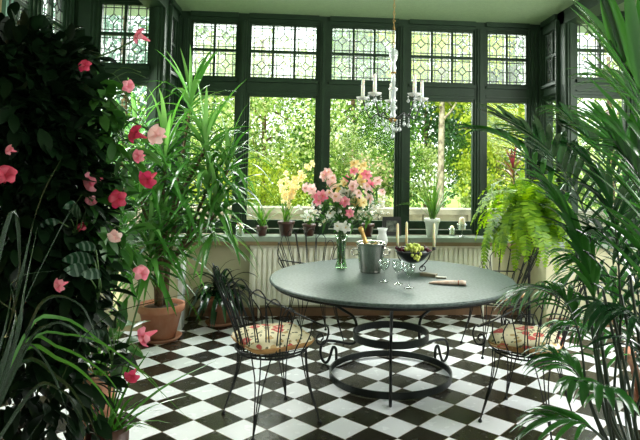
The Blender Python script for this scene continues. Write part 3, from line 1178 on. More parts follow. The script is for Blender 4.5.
def candle(x, y, z, r_, h, label, mt='wax', group=None, name='taper_candle'):
    o = empty(name, (x, y, z), label, 'candle', group)
    q = MB()
    q.lathe([(.0005, 0), (r_, 0), (r_ * .96, h * .5), (r_ * .8, h - .012), (r_ * .35, h - .001), (.0005, h)], n=14)
    wx = q.build('wax', mt, o)
    q = MB()
    q.tube([(0, 0, h - .002), (.001, 0, h + .008)], .0012, 5)
    q.build('wick', 'lead', wx)
    return o


for (x, y), lb in zip(cups, ('ivory candle at the left of the fruit bowl', 'ivory candle at the back of the fruit bowl', 'ivory candle at the right of the fruit bowl')):
    candle(x, y, TZ + .188, .0115, .185, lb, group='ivory candles on the fruit bowl')


def grape(par, c, r_, mt):
    q = MB()
    q.ball(c, r_, 7, sz=1.15)
    return q.build('grape', mt, par)


gb = empty('grape_bunch', f0 + V((.0, -.02, .15)), 'bunch of green grapes heaped in the fruit bowl', 'grapes')
for i in range(46):
    a, rr = rnd.random() * 6.28, .075 * math.sqrt(rnd.random())
    grape(gb, (rr * math.cos(a) * 1.15, rr * math.sin(a) - .01, .045 * (1 - (rr / .085) ** 2) + rnd.uniform(-.015, .02)), .0135, 'green_grape')
for i, (ax_, ay_, az_) in enumerate([(-.03, -.112, -.01), (.0, -.125, -.014), (.02, -.12, -.024), (-.01, -.118, -.03), (.035, -.108, .0), (.01, -.125, -.042)]):
    grape(gb, (ax_, ay_ - .006, az_), .0125, 'green_grape')
q = MB()
q.tube(bez([(0, 0, .03), (-.02, 0, .08), (-.035, .0, .10), (-.02, 0, .105)], 8), .002, 5)
q.build('stalk', 'stem', gb)
for s_, lb in ((-1, 'bunch of dark red grapes at the left side of the fruit bowl'), (1, 'bunch of dark red grapes at the right side of the fruit bowl')):
    gd = empty('grape_bunch', f0 + V((s_ * .10, -.01, .15)), lb, 'grapes')
    for i in range(16):
        a, rr = rnd.random() * 6.28, .038 * math.sqrt(rnd.random())
        grape(gd, (rr * math.cos(a), rr * math.sin(a) * 1.6 - .01, .018 + rnd.uniform(-.012, .014)), .0125, 'dark_grape')

# wine glasses
WG = None
gl_pos = [(384, 282, 'wine glass nearest the champagne bucket'), (398, 284, 'wine glass in the middle of the three'), (409, 288, 'wine glass standing nearest the table front')]
for i, (px, py, lb) in enumerate(gl_pos):
    p = onT(px, py)
    if WG is None:
        WG = o = empty('wine_glass', (p.x, p.y, TZ), lb, 'glass', 'stemmed wine glasses on the table')
        q = MB()
        q.lathe([(.0005, .0005), (.034, .0005), (.035, .003), (.012, .006), (.0045, .012)], n=24)
        q.build('foot', 'glass', o)
        q = MB()
        q.lathe([(.0045, .012), (.0035, .03), (.0035, .07), (.006, .082)], n=12)
        q.build('stem', 'glass', o)
        q = MB()
        q.lathe([(.006, .082), (.024, .092), (.038, .112), (.042, .135), (.039, .162), (.0378, .162), (.0405, .135), (.0365, .113), (.023, .094), (.0005, .086)], n=28, cap=False)
        q.build('bowl', 'glass', o)
    else:
        o = copy_tree(WG)
        o.location = (p.x, p.y, TZ)
        o['label'] = lb

# rolled napkin
a_, b_ = onT(429, 283.5), onT(466, 285.5)
nk = empty('napkin', (a_.x, a_.y, TZ), 'pale pink napkin rolled in a ring, lying on the table', 'napkin')
d_ = (b_ - a_)
L_ = d_.length
d_.z = 0
d_.normalize()
sd = V((-d_.y, d_.x, 0))
q = MB()
vs, n_ = [], 12
prof = [(0, .006, .005), (.12, .024, .009), (.4, .030, .013), (.65, .026, .016), (.80, .015, .015), (.88, .028, .018), (1, .034, .016)]
for t_, w_, h in prof:
    for j in range(n_):
        an = 2 * PI * j / n_
        rip = 1 + .12 * math.sin(5 * an + t_ * 4)
        vs.append(d_ * (t_ * L_) + sd * (w_ * math.cos(an) * rip) + V((0, 0, h + h * .95 * math.sin(an))))
fs = [(i * n_ + j, i * n_ + (j + 1) % n_, (i + 1) * n_ + (j + 1) % n_, (i + 1) * n_ + j) for i in range(len(prof) - 1) for j in range(n_)]
fs += [tuple(range(n_))[::-1], tuple((len(prof) - 1) * n_ + j for j in range(n_))]
q.add(vs, fs)
q.build('cloth', 'napkin', nk)
q = MB()
cc = d_ * (L_ * .80) + V((0, 0, .0165))
q.tube([cc + sd * .0165 * math.cos(a * PI / 10) + V((0, 0, .0155 * math.sin(a * PI / 10))) for a in range(20)], .004, 6, closed=True)
q.build('ring', 'napkin_ring', nk)

# small boxes
for (pa, pb, dep, h, lb, nm) in (((420, 276), (435, 277.5), .055, .022, 'flat olive green box lying behind the napkin', 'flat_box'), ((436, 278.5), (446, 279), .03, .012, 'small matchbox right of the flat box', 'matchbox')):
    A, B = onT(*pa), onT(*pb)
    d_ = B - A
    Ln = d_.length
    d_.normalize()
    sd = V((-d_.y, d_.x, 0))
    q = MB()
    q.obox((A + B) / 2 + sd * dep / 2 + V((0, 0, h * .35)), d_ * Ln / 2, sd * dep / 2, V((0, 0, h * .35)))
    o = tag(q.build(nm, 'box_wood', smooth=False), lb, 'box')
    q = MB()
    q.obox((A + B) / 2 + sd * dep / 2 + V((0, 0, h * .85)), d_ * (Ln / 2 + .002), sd * (dep / 2 + .002), V((0, 0, h * .15)))
    q.build('lid', 'label_paper' if 'match' in nm else 'box_wood', o, smooth=False)

# ================================================================== CHANDELIER
CZ = 1.96
cp = at(393, 110, 4.32)
cl = empty('chandelier', (cp.x, cp.y, 0), 'glass chandelier with dark arms hanging on a chain over the table', 'chandelier')
z_ = lambda py: at(393, py, 4.32).z
q = MB()
zb, zt = z_(118), z_(47)
H_ = zt - zb
q.lathe([(.0005, zb - .01), (.018, zb), (.028, zb + .02), (.014, zb + .05), (.032, zb + .07), (.034, zb + .08), (.016, zb + .10), (.020, zb + .14), (.020, zb + .20), (.036, zb + .215),
         (.034, zb + .225), (.014, zb + .24), (.018, zb + .30), (.010, zb + .34), (.024, zb + .38), (.012, zb + .42), (.030, zb + .46), (.034, zb + .50), (.020, zb + H_ - .02), (.0005, zb + H_)], n=18)
q.build('crystal_column', 'crystal', cl)
q = MB()
zz = zt - .01
i = 0
while zz < ZC - .01:
    a_ = V((1, 0, 0)) if i % 2 else V((0, 1, 0))
    q.tube([V((0, 0, zz + .014)) + a_ * (.007 * math.cos(t_ * PI / 5)) + V((0, 0, .017 * math.sin(t_ * PI / 5))) for t_ in range(10)], .0022, 5, closed=True)
    zz += .0285
    i += 1
q.lathe([(.0005, ZC - .03), (.03, ZC - .02), (.05, ZC - .001), (.0005, ZC)], n=20)
q.build('chain', 'brass', cl)
q = MB()
q.lathe([(.0005, zb + .005), (.024, zb - .002), (.032, zb - .014), (.02, zb - .026), (.0005, zb - .04)], n=18)
q.lathe([(.0005, zb + .335), (.022, zb + .34), (.020, zb + .352), (.0005, zb + .356)], n=16)
q.build('hub', 'brass', cl)


def drop(par, p, n_, s=.012):
    q = MB()
    z = p.z
    for k in range(n_):
        q.ball((p.x, p.y, z - .008), .0065, 6)
        z -= .017
    q.lathe([(.0005, z - s * 3.2), (s * .9, z - s * 2.2), (s * .75, z - s * 1.2), (.0005, z)], (p.x, p.y, 0), 8)
    q.build('crystal_drop', 'crystal', par)


AR = .24
zd = z_(98)
for az in (-58, 14, 86, 158, 228):
    ca, sa = math.cos(R(az)), math.sin(R(az))
    q = MB()
    q.tube(bez([(.02 * ca, .02 * sa, zb - .012), (.08 * ca, .08 * sa, zb + .01), (.13 * ca, .13 * sa, zb + .03), (.18 * ca, .18 * sa, zb - .0), (.225 * ca, .225 * sa, zd - .05), (AR * ca, AR * sa, zd - .008)], 18), .0055, 6)
    q.build('arm', 'dark_metal', cl)
    q = MB()
    q.lathe([(.0005, zd - .012), (.02, zd - .012), (.046, zd + .0), (.052, zd + .012), (.049, zd + .012), (.02, zd - .002), (.0005, zd - .002)], (AR * ca, AR * sa, 0), 20)
    q.build('drip_pan', 'porcelain', cl)
    for k in range(4):
        an = R(az + 45 + 90 * k)
        drop(cl, V((AR * ca + .045 * math.cos(an), AR * sa + .045 * math.sin(an), zd - .004)), 1 + (k % 2) * 2)
    drop(cl, V((.13 * ca, .13 * sa, zb + .024)), 3, .014)
    drop(cl, V((.055 * math.cos(R(az + 36)), .055 * math.sin(R(az + 36)), zb - .01)), 3, .014)
drop(cl, V((0, 0, zb - .04)), 4, .016)
for az, lb in zip((-58, 14, 86, 158, 228), ('white candle on the chandelier arm reaching nearest the room, right of the column', 'white candle on the far right arm of the chandelier',
                                             'white candle on the arm behind the chandelier column', 'white candle on the far left arm of the chandelier',
                                             'white candle on the near left arm of the chandelier')):
    candle(cp.x + AR * math.cos(R(az)), cp.y + AR * math.sin(R(az)), zd - .002, .0145, .155, lb, 'white_wax', 'white candles of the chandelier', 'chandelier_candle')

# ================================================================== PLANTS


def pot(par, r_, h, mt='terracotta', c=(0, 0, 0), saucer=True):
    c = V(c)
    z0 = .02 if saucer else 0
    q = MB()
    q.lathe([(.0005, z0), (r_ * .66, z0), (r_ * .92, h * .80), (r_ * 1.0, h * .80), (r_ * 1.04, h * .83), (r_ * 1.04, h), (r_ * .93, h), (r_ * .90, h * .92), (.0005, h * .90)], c, 32, cap=False)
    q.build('pot', mt, par)
    q = MB()
    vs = []
    q.lathe([(r_ * .90, h * .88), (r_ * .7, h * .93), (r_ * .35, h * .95), (.0005, h * .96)], c, 24)
    q.build('soil', 'soil', par)
    if saucer:
        q = MB()
        q.lathe([(.0005, 0), (r_ * .82, 0), (r_ * .96, .032), (r_ * .92, .032), (r_ * .78, .012), (.0005, .012)], c, 32, cap=False)
        q.build('saucer', mt, par)


# dragon tree in the big terracotta pot ----------------------------
p0 = atz(160, 343, 0)
p0.y += .12
p0.x -= .03
dt = empty('dragon_tree', (p0.x, p0.y, 0), 'tall plant with long strap leaves in the large terracotta pot on left', 'plant')
pot(dt, .195, .31)
tops = []
for i, (px, py, dy) in enumerate([(205, 150, -.15), (182, 195, .0), (160, 235, -.2), (215, 215, -.25), (140, 200, -.35), (190, 110, .05), (150, 255, -.3), (208, 188, -.2), (118, 248, -.4), (165, 165, -.3), (228, 170, -.1), (135, 150, -.3)]):
    tip = at(px, py, p0.y + dy) - V((p0.x, p0.y, 0))
    tops.append(tip)
for i, (a, b) in enumerate([((-.03, 0), 0), ((.03, .02), 1), ((.0, -.04), 2)]):
    q = MB()
    tip = tops[b]
    q.tube(bez([V((a[0], a[1], .27)), V((a[0] * 1.4, a[1], .65)), V((a[0] + tip.x * .3, tip.y * .4, .27 + (tip.z - .27) * .6)), tip], 12), [.027 - .011 * k / 12 for k in range(13)], 8)
    for other in (b + 3, b + 6, b + 9):
        t2 = tops[other]
        s_ = V((a[0] * 1.4, a[1], .62))
        q.tube(bez([s_, s_.lerp(t2, .5) + V((0, 0, -.05)), t2], 8), [.018 - .006 * k / 8 for k in range(9)], 7)
    q.build('trunk', 'bark', dt)
for i, tip in enumerate(tops):
    q = MB()
    n_ = 44
    for k in range(n_):
        az = k * 2.39996 + rnd.uniform(-.2, .2)
        el = R(82 - 105 * (k / n_) ** .9)
        d_ = V((math.cos(az) * math.cos(el), math.sin(az) * math.cos(el), math.sin(el)))
        q.blade(tip + V((0, 0, .10 - .30 * k / n_)), d_, rnd.uniform(.38, .70), rnd.uniform(.030, .052), rnd.uniform(.5, 1.35), 7, fold=.12, roll=rnd.uniform(-.5, .5))
    q.build('foliage', 'leaf_strap', dt)

# bushy aspidistra in small terracotta pot ---------------------------
p1 = atz(222, 320, 0)
p1.y -= .15
asp = empty('leafy_pot_plant', (p1.x, p1.y, 0), 'dark broad leaved plant in smaller terracotta pot left of radiator', 'plant')
pot(asp, .145, .29)
q = MB()
for k in range(95):
    az = k * 2.39996
    el = R(86 - 80 * (k / 80))
    d_ = V((math.cos(az) * math.cos(el), math.sin(az) * math.cos(el) * .8, math.sin(el)))
    q.blade(V((rnd.uniform(-.05, .05), rnd.uniform(-.05, .05), .28)), d_, rnd.uniform(.30, .46) * (1 if math.sin(az) < .2 else .55), rnd.uniform(.045, .07), rnd.uniform(1.0, 2.2), 8, shape='leaflet')
q.build('foliage', 'leaf_palm_dark', asp)

# fern on a stand ----------------------------------------------------
fx, fyy = at(529, 215, 5.2).x, 5.2
fern_z = .92
st = empty('plant_stand', (fx, fyy, 0), 'dark slender pedestal stand under the big fern', 'stand')
q = MB()
q.lathe([(.0005, .0), (.012, .0), (.014, .3), (.012, .6), (.016, fern_z - .04), (.0005, fern_z - .03)], n=12)
q.build('pole', 'iron', st)
q = MB()
q.lathe([(.0005, fern_z - .035), (.12, fern_z - .035), (.125, fern_z - .02), (.12, fern_z - .012), (.0005, fern_z - .012)], n=28)
q.build('top_plate', 'iron', st)
for az in (30, 150, 270):
    q = MB()
    ca, sa = math.cos(R(az)), math.sin(R(az))
    q.tube(bez([(.012 * ca, .012 * sa, .22), (.09 * ca, .09 * sa, .20), (.15 * ca, .15 * sa, .08), (.19 * ca, .19 * sa, .008)], 10), .007, 6)
    q.build('foot', 'iron', st)
fe = empty('boston_fern', (fx, fyy, fern_z - .012), 'huge bright green fern spilling over its stand before the right panes', 'fern')
pot(fe, .13, .20, 'dark_pot', saucer=False)
NF = 96
for k in range(NF):
    q = MB()
    az = k * 2.39996 + rnd.uniform(-.1, .1)
    u = k / NF
    el = R(86 - 72 * u ** .9)
    d_ = V((math.cos(az) * math.cos(el), math.sin(az) * math.cos(el), math.sin(el)))
    L = rnd.uniform(.60, .84) if k % 3 else rnd.uniform(.35, .6)
    p = V((rnd.uniform(-.05, .05), rnd.uniform(-.05, .05), .17))
    path = [p.copy()]
    n_ = 26
    dr_ = rnd.uniform(1.7, 2.7)
    for j in range(n_):
        p = p + d_ * (L / n_)
        path.append(p.copy())
        d_ = (d_ + V((0, 0, -dr_ * 1.7 / n_ * (.55 + j / n_)))).normalized()
    q.tube(path, .0016, 4)
    for j in range(3, n_):
        T = (path[j + 1] - path[j]).normalized()
        Sd = T.cross(V((0, 0, 1)))
        if Sd.length < .1:
            Sd = V((-math.sin(az), math.cos(az), 0))
        Sd.normalize()
        ln = .078 * math.sin(PI * (.1 + .88 * j / n_)) + .008
        for sg in (-1, 1):
            d2 = (Sd * sg + T * .35 + rvec() * .22).normalized()
            w_ = .0125
            a = path[j]
            q.add([a - T * w_ * .8, a + d2 * ln * .55 - T * w_, a + d2 * ln, a + d2 * ln * .55 + T * w_, a + T * w_ * .8], [(0, 1, 2, 3, 4)])
    q.build('frond', 'leaf_fern', fe)

# red-leaved bromeliad on the right return sill ---------------------
bx_, by_ = at(510, 200, 5.95).x, 5.95
br = empty('bromeliad', (2.20, 5.94, ZS), 'spiky reddish leaved plant on the sill behind the fern', 'plant')
pot(br, .085, .16, 'dark_pot', saucer=False)
q = MB()
q.tube(bez([(0, 0, .14), (-.03, 0, .4), (-.06, -.02, .78)], 8), .012, 6)
q.build('stem', 'stem', br)
q = MB()
for k in range(30):
    az = k * 2.4
    el = R(80 - 70 * k / 30)
    d_ = V((math.cos(az) * math.cos(el), math.sin(az) * math.cos(el), math.sin(el)))
    q.blade(V((-.06, -.02, .76 - k * .007)), d_, rnd.uniform(.18, .34), .022, .5, 5)
q.build('foliage', 'leaf_red', br)


# sill plants --------------------------------------------------------
def sill(px, dy=-.15, z=ZS):
    return at(px, 230, BY + dy).x, BY + dy, z


def cymbidium(px, mtf, label, potm, r_, h, nleaf, spikes, leafL=(.28, .5), name='orchid', fs=.024, dy=-.15):
    x, y, z = sill(px, dy)
    o = empty(name, (x, y, z), label, 'plant')
    pot(o, r_, h, potm, saucer=False)
    q = MB()
    for k in range(nleaf):
        az = rnd.random() * 6.28
        el = R(rnd.uniform(45, 85))
        d_ = V((math.cos(az) * math.cos(el), math.sin(az) * math.cos(el) * .5, math.sin(el)))
        q.blade(V((rnd.uniform(-.03, .03), rnd.uniform(-.02, .02), h * .9)), d_, rnd.uniform(*leafL), .018, rnd.uniform(.3, 1.3), 7)
    q.build('foliage', 'leaf_orchid', o)
    for (px2, py2, n2) in spikes:
        tip = at(px2, py2, y - .03) - V((x, y, z))
        path = bez([V((0, 0, h * .9)), V((tip.x * .3, tip.y * .3, (tip.z + h) * .5)), tip], 10)
        q = MB()
        q.tube(path, .0025, 5)
        q.build('flower_stem', 'stem', o)
        for i in range(n2):
            q = MB()
            c_ = path[-1 - int(i * 6 / n2)] + rvec() * .022
            flower(q, c_, (rnd.uniform(-.7, .7), -1, rnd.uniform(-.1, .5)), fs, 5, width=.4)
            q.build('flower', mtf, o)
    return o


cymbidium(286, 'petal_yellow', 'orchid with sprays of apricot yellow flowers in dark pot on the sill', 'dark_pot', .085, .15, 16,
          [(281, 182, 9), (287, 174, 9), (294, 178, 9), (300, 172, 9), (306, 167, 9), (312, 164, 7), (293, 190, 7)], (.22, .40), fs=.034)
cymbidium(309, 'petal_white', 'white blossoming plant on the sill behind the left of the bouquet', 'dark_pot', .07, .12, 14,
          [(300, 205, 6), (306, 212, 5), (314, 200, 6), (300, 216, 4), (320, 205, 4)], (.12, .2), 'flowering_plant', .020, -.12)
cymbidium(367, 'petal_white', 'dark potted plant with pale flowers on the sill behind the vase', 'dark_pot', .075, .13, 14,
          [(372, 196, 7), (362, 204, 5), (378, 206, 6), (380, 190, 4)], (.12, .2), 'flowering_plant', .026, -.15)
cymbidium(432, 'petal_white', 'orchid with arching strap leaves in the white pot on the sill', 'white_pot', .082, .19, 34,
          [(424, 172, 4), (436, 165, 5), (431, 180, 4), (412, 158, 4)], (.34, .62), 'orchid', .022)
cymbidium(262, 'petal_white', 'leafy green plant on the sill between the candle and the apricot orchid', 'dark_pot', .06, .10, 26, [], (.2, .36), 'leafy_plant')

# photo frame on the sill
x, y, z = sill(392, -.13)
pf = empty('picture_frame', (x, y, z + .003), 'dark picture frame standing on the sill right of the vase', 'picture frame')
pf.rotation_euler = (R(-10), 0, 0)
q = MB()
hw, hh, t_ = .10, .20, .042
q.box((-hw, -.008, 0), (-hw + t_, .008, hh))
q.box((hw - t_, -.008, 0), (hw, .008, hh))
q.box((-hw + t_, -.008, 0), (hw - t_, .008, t_))
q.box((-hw + t_, -.008, hh - t_), (hw - t_, .008, hh))
q.build('frame', 'frame_dark', pf, smooth=False)
q = MB()
q.box((-hw + t_, -.002, t_), (hw - t_, .006, hh - t_))
q.build('photo', 'picture', pf, smooth=False)
q = MB()
q.obox(V((0, .038, .07)), V((.015, 0, 0)), V((0, .03, -.07)), V((0, .001, .0005)))
q.build('strut', 'frame_dark', pf, smooth=False)

# candle glasses on the sill


def candle_glass(px, label, lq, foot, dy=-.15, s=1.0):
    x, y, z = sill(px, dy)
    o = empty('candle_glass', (x, y, z), label, 'glass')
    q = MB()
    if foot:
        q.lathe([(.0005, 0), (.032 * s, 0), (.030 * s, .005), (.006 * s, .012), (.005 * s, .05 * s), (.012 * s, .058 * s)], n=20)
        q.build('foot', 'glass', o)
        q = MB()
        b0 = .058 * s
        q.lathe([(.010 * s, b0), (.038 * s, b0 + .02 * s), (.052 * s, b0 + .06 * s), (.050 * s, b0 + .06 * s), (.036 * s, b0 + .022 * s), (.0005, b0 + .006 * s)], n=24, cap=False)
        q.build('cup', 'glass', o)
        candle(x, y, z + b0 + .008, .033 * s, .115 * s, lq, name='pillar_candle')
    else:
        q.lathe([(.0005, 0), (.040 * s, 0), (.048 * s, .10 * s), (.046 * s, .10 * s), (.038 * s, .006), (.0005, .006)], n=24, cap=False)
        q.build('cup', 'glass', o)
        candle(x, y, z + .007, .033 * s, .125 * s, lq, name='pillar_candle')


candle_glass(240, 'clear glass tumbler with a candle at the left end of the sill', 'thick ivory candle at the left end of the sill', False)
candle_glass(462, 'footed glass holding a thick candle on the sill right of white pot', 'thick ivory candle in the footed glass by the fern', True, s=1.15)
candle_glass(452, 'small candle tumbler close to the pane behind the footed glass', 'short candle in the small tumbler close to the pane', False, dy=-.05, s=.8)


# right-hand palm ----------------------------------------------------
def frond(par, pts, n, L, wd, mt, ang=50, droop=.6, start=.25, lift=.1, seed=0, taper=.55, rr=.008, sides=(-1, 1), stem='dark_stem', base=V((0, 0, 0))):
    r_ = random.Random(seed)
    path = [p - base for p in bez(pts, 40)]
    q = MB()
    q.tube(path, [rr * (1 - .75 * i / 40) for i in range(41)], 6, 1)
    for j in range(n):
        u = start + (1 - start) * (j + .5) / n
        k = min(39, int(u * 40))
        p = path[k].lerp(path[k + 1], u * 40 - k)
        T = (path[k + 1] - path[k]).normalized()
        Sd = T.cross(V((0, 0, 1)))
        if Sd.length < .15:
            Sd = V((1, 0, 0))
        Sd.normalize()
        uu = (u - start) / (1 - start)
        ln = L * (math.sin(PI * (.18 + .70 * uu)) ** .6) * r_.uniform(.88, 1.1)
        for sg in sides:
            a = R(ang * (1 - taper * uu) + r_.uniform(-7, 7))
            d_ = T * math.cos(a) + Sd * sg * math.sin(a) + V((0, 0, lift))
            q.blade(p, d_, ln, wd * r_.uniform(.85, 1.15), droop * r_.uniform(.7, 1.3), 7, fold=.2, shape='leaflet', roll=r_.uniform(-.3, .3))
    return q.build('frond', [mt, stem], par)


pb = V((1.36, 2.34, 0))
pa = empty('kentia_palm', pb, 'large palm with long arching fronds at the right front of the room', 'palm')
pot(pa, .19, .30)
P = lambda px, py, y: at(px, py, y)
b0 = V((1.36, 2.34, .30))
J = lambda dx=0, dy=0: b0 + V((dx, dy, 0))
palmF = [
    # points, n, L, w, mat, ang, droop, start, lift
    ([J(-.05), P(590, 400, 2.45), P(578, 330, 2.5), P(556, 292, 2.6), P(522, 290, 2.75)], 15, .30, .026, 'leaf_palm', 42, .9, .50, .05),
    ([J(-.07, .02), P(596, 420, 2.45), P(578, 375, 2.5), P(552, 352, 2.6)], 9, .24, .026, 'leaf_palm', 50, 1.0, .55, .05),
    ([J(-.04, -.05), P(600, 436, 2.2), P(578, 422, 2.2), P(548, 418, 2.25)], 8, .25, .028, 'leaf_palm', 42, .7, .45, .1),
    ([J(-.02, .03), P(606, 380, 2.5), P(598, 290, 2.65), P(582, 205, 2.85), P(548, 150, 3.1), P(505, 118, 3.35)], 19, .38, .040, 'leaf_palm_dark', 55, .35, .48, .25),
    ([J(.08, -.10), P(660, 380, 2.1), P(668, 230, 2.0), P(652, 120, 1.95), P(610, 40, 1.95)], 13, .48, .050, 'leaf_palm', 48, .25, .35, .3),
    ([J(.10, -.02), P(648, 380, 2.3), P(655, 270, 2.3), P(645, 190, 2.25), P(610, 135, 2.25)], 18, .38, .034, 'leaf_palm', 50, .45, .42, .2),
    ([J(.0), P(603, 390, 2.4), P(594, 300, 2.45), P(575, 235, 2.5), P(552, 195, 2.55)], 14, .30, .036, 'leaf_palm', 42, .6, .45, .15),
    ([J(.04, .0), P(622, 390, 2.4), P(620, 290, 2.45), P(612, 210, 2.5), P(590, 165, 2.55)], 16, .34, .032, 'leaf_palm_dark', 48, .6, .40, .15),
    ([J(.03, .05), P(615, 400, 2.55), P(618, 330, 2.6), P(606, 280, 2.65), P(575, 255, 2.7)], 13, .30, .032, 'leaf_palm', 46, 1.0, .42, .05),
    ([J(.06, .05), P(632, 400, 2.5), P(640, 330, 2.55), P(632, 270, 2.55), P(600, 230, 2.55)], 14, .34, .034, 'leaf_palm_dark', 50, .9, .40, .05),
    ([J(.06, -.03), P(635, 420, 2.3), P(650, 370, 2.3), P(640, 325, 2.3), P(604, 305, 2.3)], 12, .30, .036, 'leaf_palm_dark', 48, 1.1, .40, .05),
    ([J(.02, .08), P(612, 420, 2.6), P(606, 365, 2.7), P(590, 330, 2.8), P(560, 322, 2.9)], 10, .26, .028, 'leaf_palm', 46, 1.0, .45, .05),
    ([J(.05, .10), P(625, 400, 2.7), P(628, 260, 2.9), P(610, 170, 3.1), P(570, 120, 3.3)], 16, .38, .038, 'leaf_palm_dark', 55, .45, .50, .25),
    ([J(.02, .0), P(612, 425, 2.35), P(610, 400, 2.3), P(602, 385, 2.25), P(575, 380, 2.2)], 7, .18, .04, 'leaf_palm', 55, 1.2, .45, .0),
    ([J(-.03, .06), P(602, 400, 2.5), P(585, 290, 2.6), P(556, 195, 2.8), P(512, 142, 3.0), P(474, 128, 3.1)], 14, .26, .030, 'leaf_palm', 48, .5, .55, .12),
    ([J(.12, .04), P(655, 400, 2.45), P(690, 300, 2.4), P(680, 200, 2.3), P(640, 150, 2.2)], 16, .42, .034, 'leaf_palm', 52, .5, .40, .2),
]
for i, (pts, n_, L, wd, mt, ang, dr_, st_, lf) in enumerate(palmF):
    frond(pa, pts, n_, L, wd, mt, ang, dr_, st_, lf, seed=100 + i, base=pb)
for i in range(7):
    q = MB()
    a = J(-.08 + .03 * i, rnd.uniform(-.07, .07)) - pb
    top = P(585 + i * 9, 300 + rnd.uniform(-40, 40), 2.4) - pb
    q.tube(bez([a, a.lerp(top, .5) + V((.01, 0, 0)), top], 10), .0065, 6)
    q.build('cane', 'dark_stem', pa)

# second palm farther back on the right
pb2 = V((2.35, 3.75, 0))
pa2 = empty('areca_palm', pb2, 'feathery palm standing behind the front palm near the right windows', 'palm')
pot(pa2, .20, .32)
J2 = lambda dx=0, dy=0: pb2 + V((dx, dy, .30))
for i, (pts, n_, L, wd, mt, ang, dr_, st_, lf) in enumerate([
        ([J2(), P(640, 330, 3.8), P(615, 230, 3.8), P(575, 160, 3.9), P(515, 130, 4.0)], 24, .36, .024, 'leaf_palm', 52, .6, .42, .2),
        ([J2(), P(650, 300, 3.8), P(640, 200, 3.8), P(610, 130, 3.8), P(560, 110, 3.9)], 22, .42, .024, 'leaf_palm', 55, .6, .42, .2),
        ([J2(), P(640, 340, 3.7), P(618, 290, 3.6), P(585, 268, 3.6), P(545, 290, 3.6)], 20, .30, .022, 'leaf_palm', 52, .9, .38, .1),
        ([J2(), P(655, 330, 3.7), P(650, 270, 3.6), P(625, 240, 3.5), P(585, 235, 3.5)], 18, .32, .022, 'leaf_palm', 52, .8, .38, .1),
        ([J2(), P(660, 250, 3.9), P(660, 150, 3.9), P(640, 100, 3.9), P(600, 75, 3.9)], 20, .45, .024, 'leaf_palm', 55, .6, .42, .2),
        ([J2(), P(640, 350, 3.8), P(625, 320, 3.8), P(600, 315, 3.8), P(575, 330, 3.8)], 14, .26, .022, 'leaf_palm', 52, .9, .36, .1),
        ([J2(), P(665, 300, 3.9), P(690, 200, 3.9), P(690, 130, 3.9), P(650, 90, 3.9)], 20, .42, .024, 'leaf_palm_dark', 55, .6, .42, .2)]):
    frond(pa2, pts, n_, L, wd, mt, ang, dr_, st_, lf, seed=200 + i, base=pb2)

# left foreground: bushy climber, shade painted into its leaves, with pink trumpet flowers ------
mv = empty('flowering_vine', (-.95, 2.05, 0), 'tall dark climbing plant with pink trumpet flowers at the left front', 'plant')
mb_ = V((-.95, 2.05, 0))


def leaf_cloud(q, c, rad, n, size, seed, shell=.3, width=.45, droop=.4):
    r_ = random.Random(seed)
    for i in range(n):
        v_ = rvec(r_).normalized() * (shell + (1 - shell) * r_.random() ** .6)
        p = V((c[0] + v_.x * rad[0], c[1] + v_.y * rad[1], c[2] + v_.z * rad[2]))
        d_ = (v_ + rvec(r_) * .8 + V((0, 0, -.2))).normalized()
        L = size * r_.uniform(.7, 1.25)
        q.blade(p, d_, L, L * width, droop, 4, shape='oval', roll=r_.uniform(-.8, .8), fold=.1)


q = MB()
for i, (px, py, y, rx, ry, rz, n_) in enumerate([(45, 125, 2.05, .20, .20, .26, 900), (15, 200, 2.0, .28, .22, .36, 900), (66, 200, 2.05, .14, .18, .34, 800), (48, 62, 2.1, .15, .2, .10, 380), (10, 50, 2.15, .15, .2, .12, 240),
                                                  (20, 290, 2.0, .30, .2, .30, 700), (72, 280, 2.0, .10, .15, .20, 320), (5, 100, 1.95, .22, .2, .24, 500), (20, 380, 1.95, .30, .2, .3, 700)]):
    leaf_cloud(q, at(px, py, y) - mb_, (rx, ry, rz), n_, .075, 300 + i)
q.build('foliage', 'leaf_shaded', mv)
q = MB()
for i, (px, py, y, rx, ry, rz, n_) in enumerate([(105, 110, 2.1, .06, .08, .10, 40), (112, 150, 2.1, .10, .1, .14, 80), (100, 205, 2.05, .08, .1, .16, 70), (112, 240, 2.1, .07, .1, .12, 50),
                                                  (120, 340, 2.1, .04, .06, .08, 22), (95, 85, 2.1, .05, .05, .05, 14)]):
    leaf_cloud(q, at(px, py, y) - mb_, (rx, ry, rz), n_, .085, 320 + i, width=.38)
q.build('side_shoots', 'leaf_vine', mv)
q = MB()
for pts in ([(30, 420), (60, 300), (70, 180), (60, 60)], [(60, 60), (80, 72), (102, 90), (125, 118)], [(125, 118), (145, 128), (157, 134)], [(95, 58), (115, 50), (140, 37)],
            [(70, 200), (95, 190), (118, 200)], [(80, 240), (110, 235), (140, 272)], [(90, 170), (110, 160), (147, 180)], [(110, 420), (122, 370), (134, 320), (140, 300)]):
    q.tube([p - mb_ for p in bez([at(a, b, 2.08) for a, b in pts], 12)], .0035, 5)
for k in range(26):   # wiry twigs reaching right
    a = at(rnd.uniform(80, 112), rnd.uniform(80, 260), 2.08) - mb_
    q.tube(bez([a, a + V((.06, rnd.uniform(-.04, .04), rnd.uniform(-.02, .06))), a + V((.13, rnd.uniform(-.05, .05), rnd.uniform(-.08, .06)))], 6), .0018, 4)
q.build('stem', 'stem', mv)
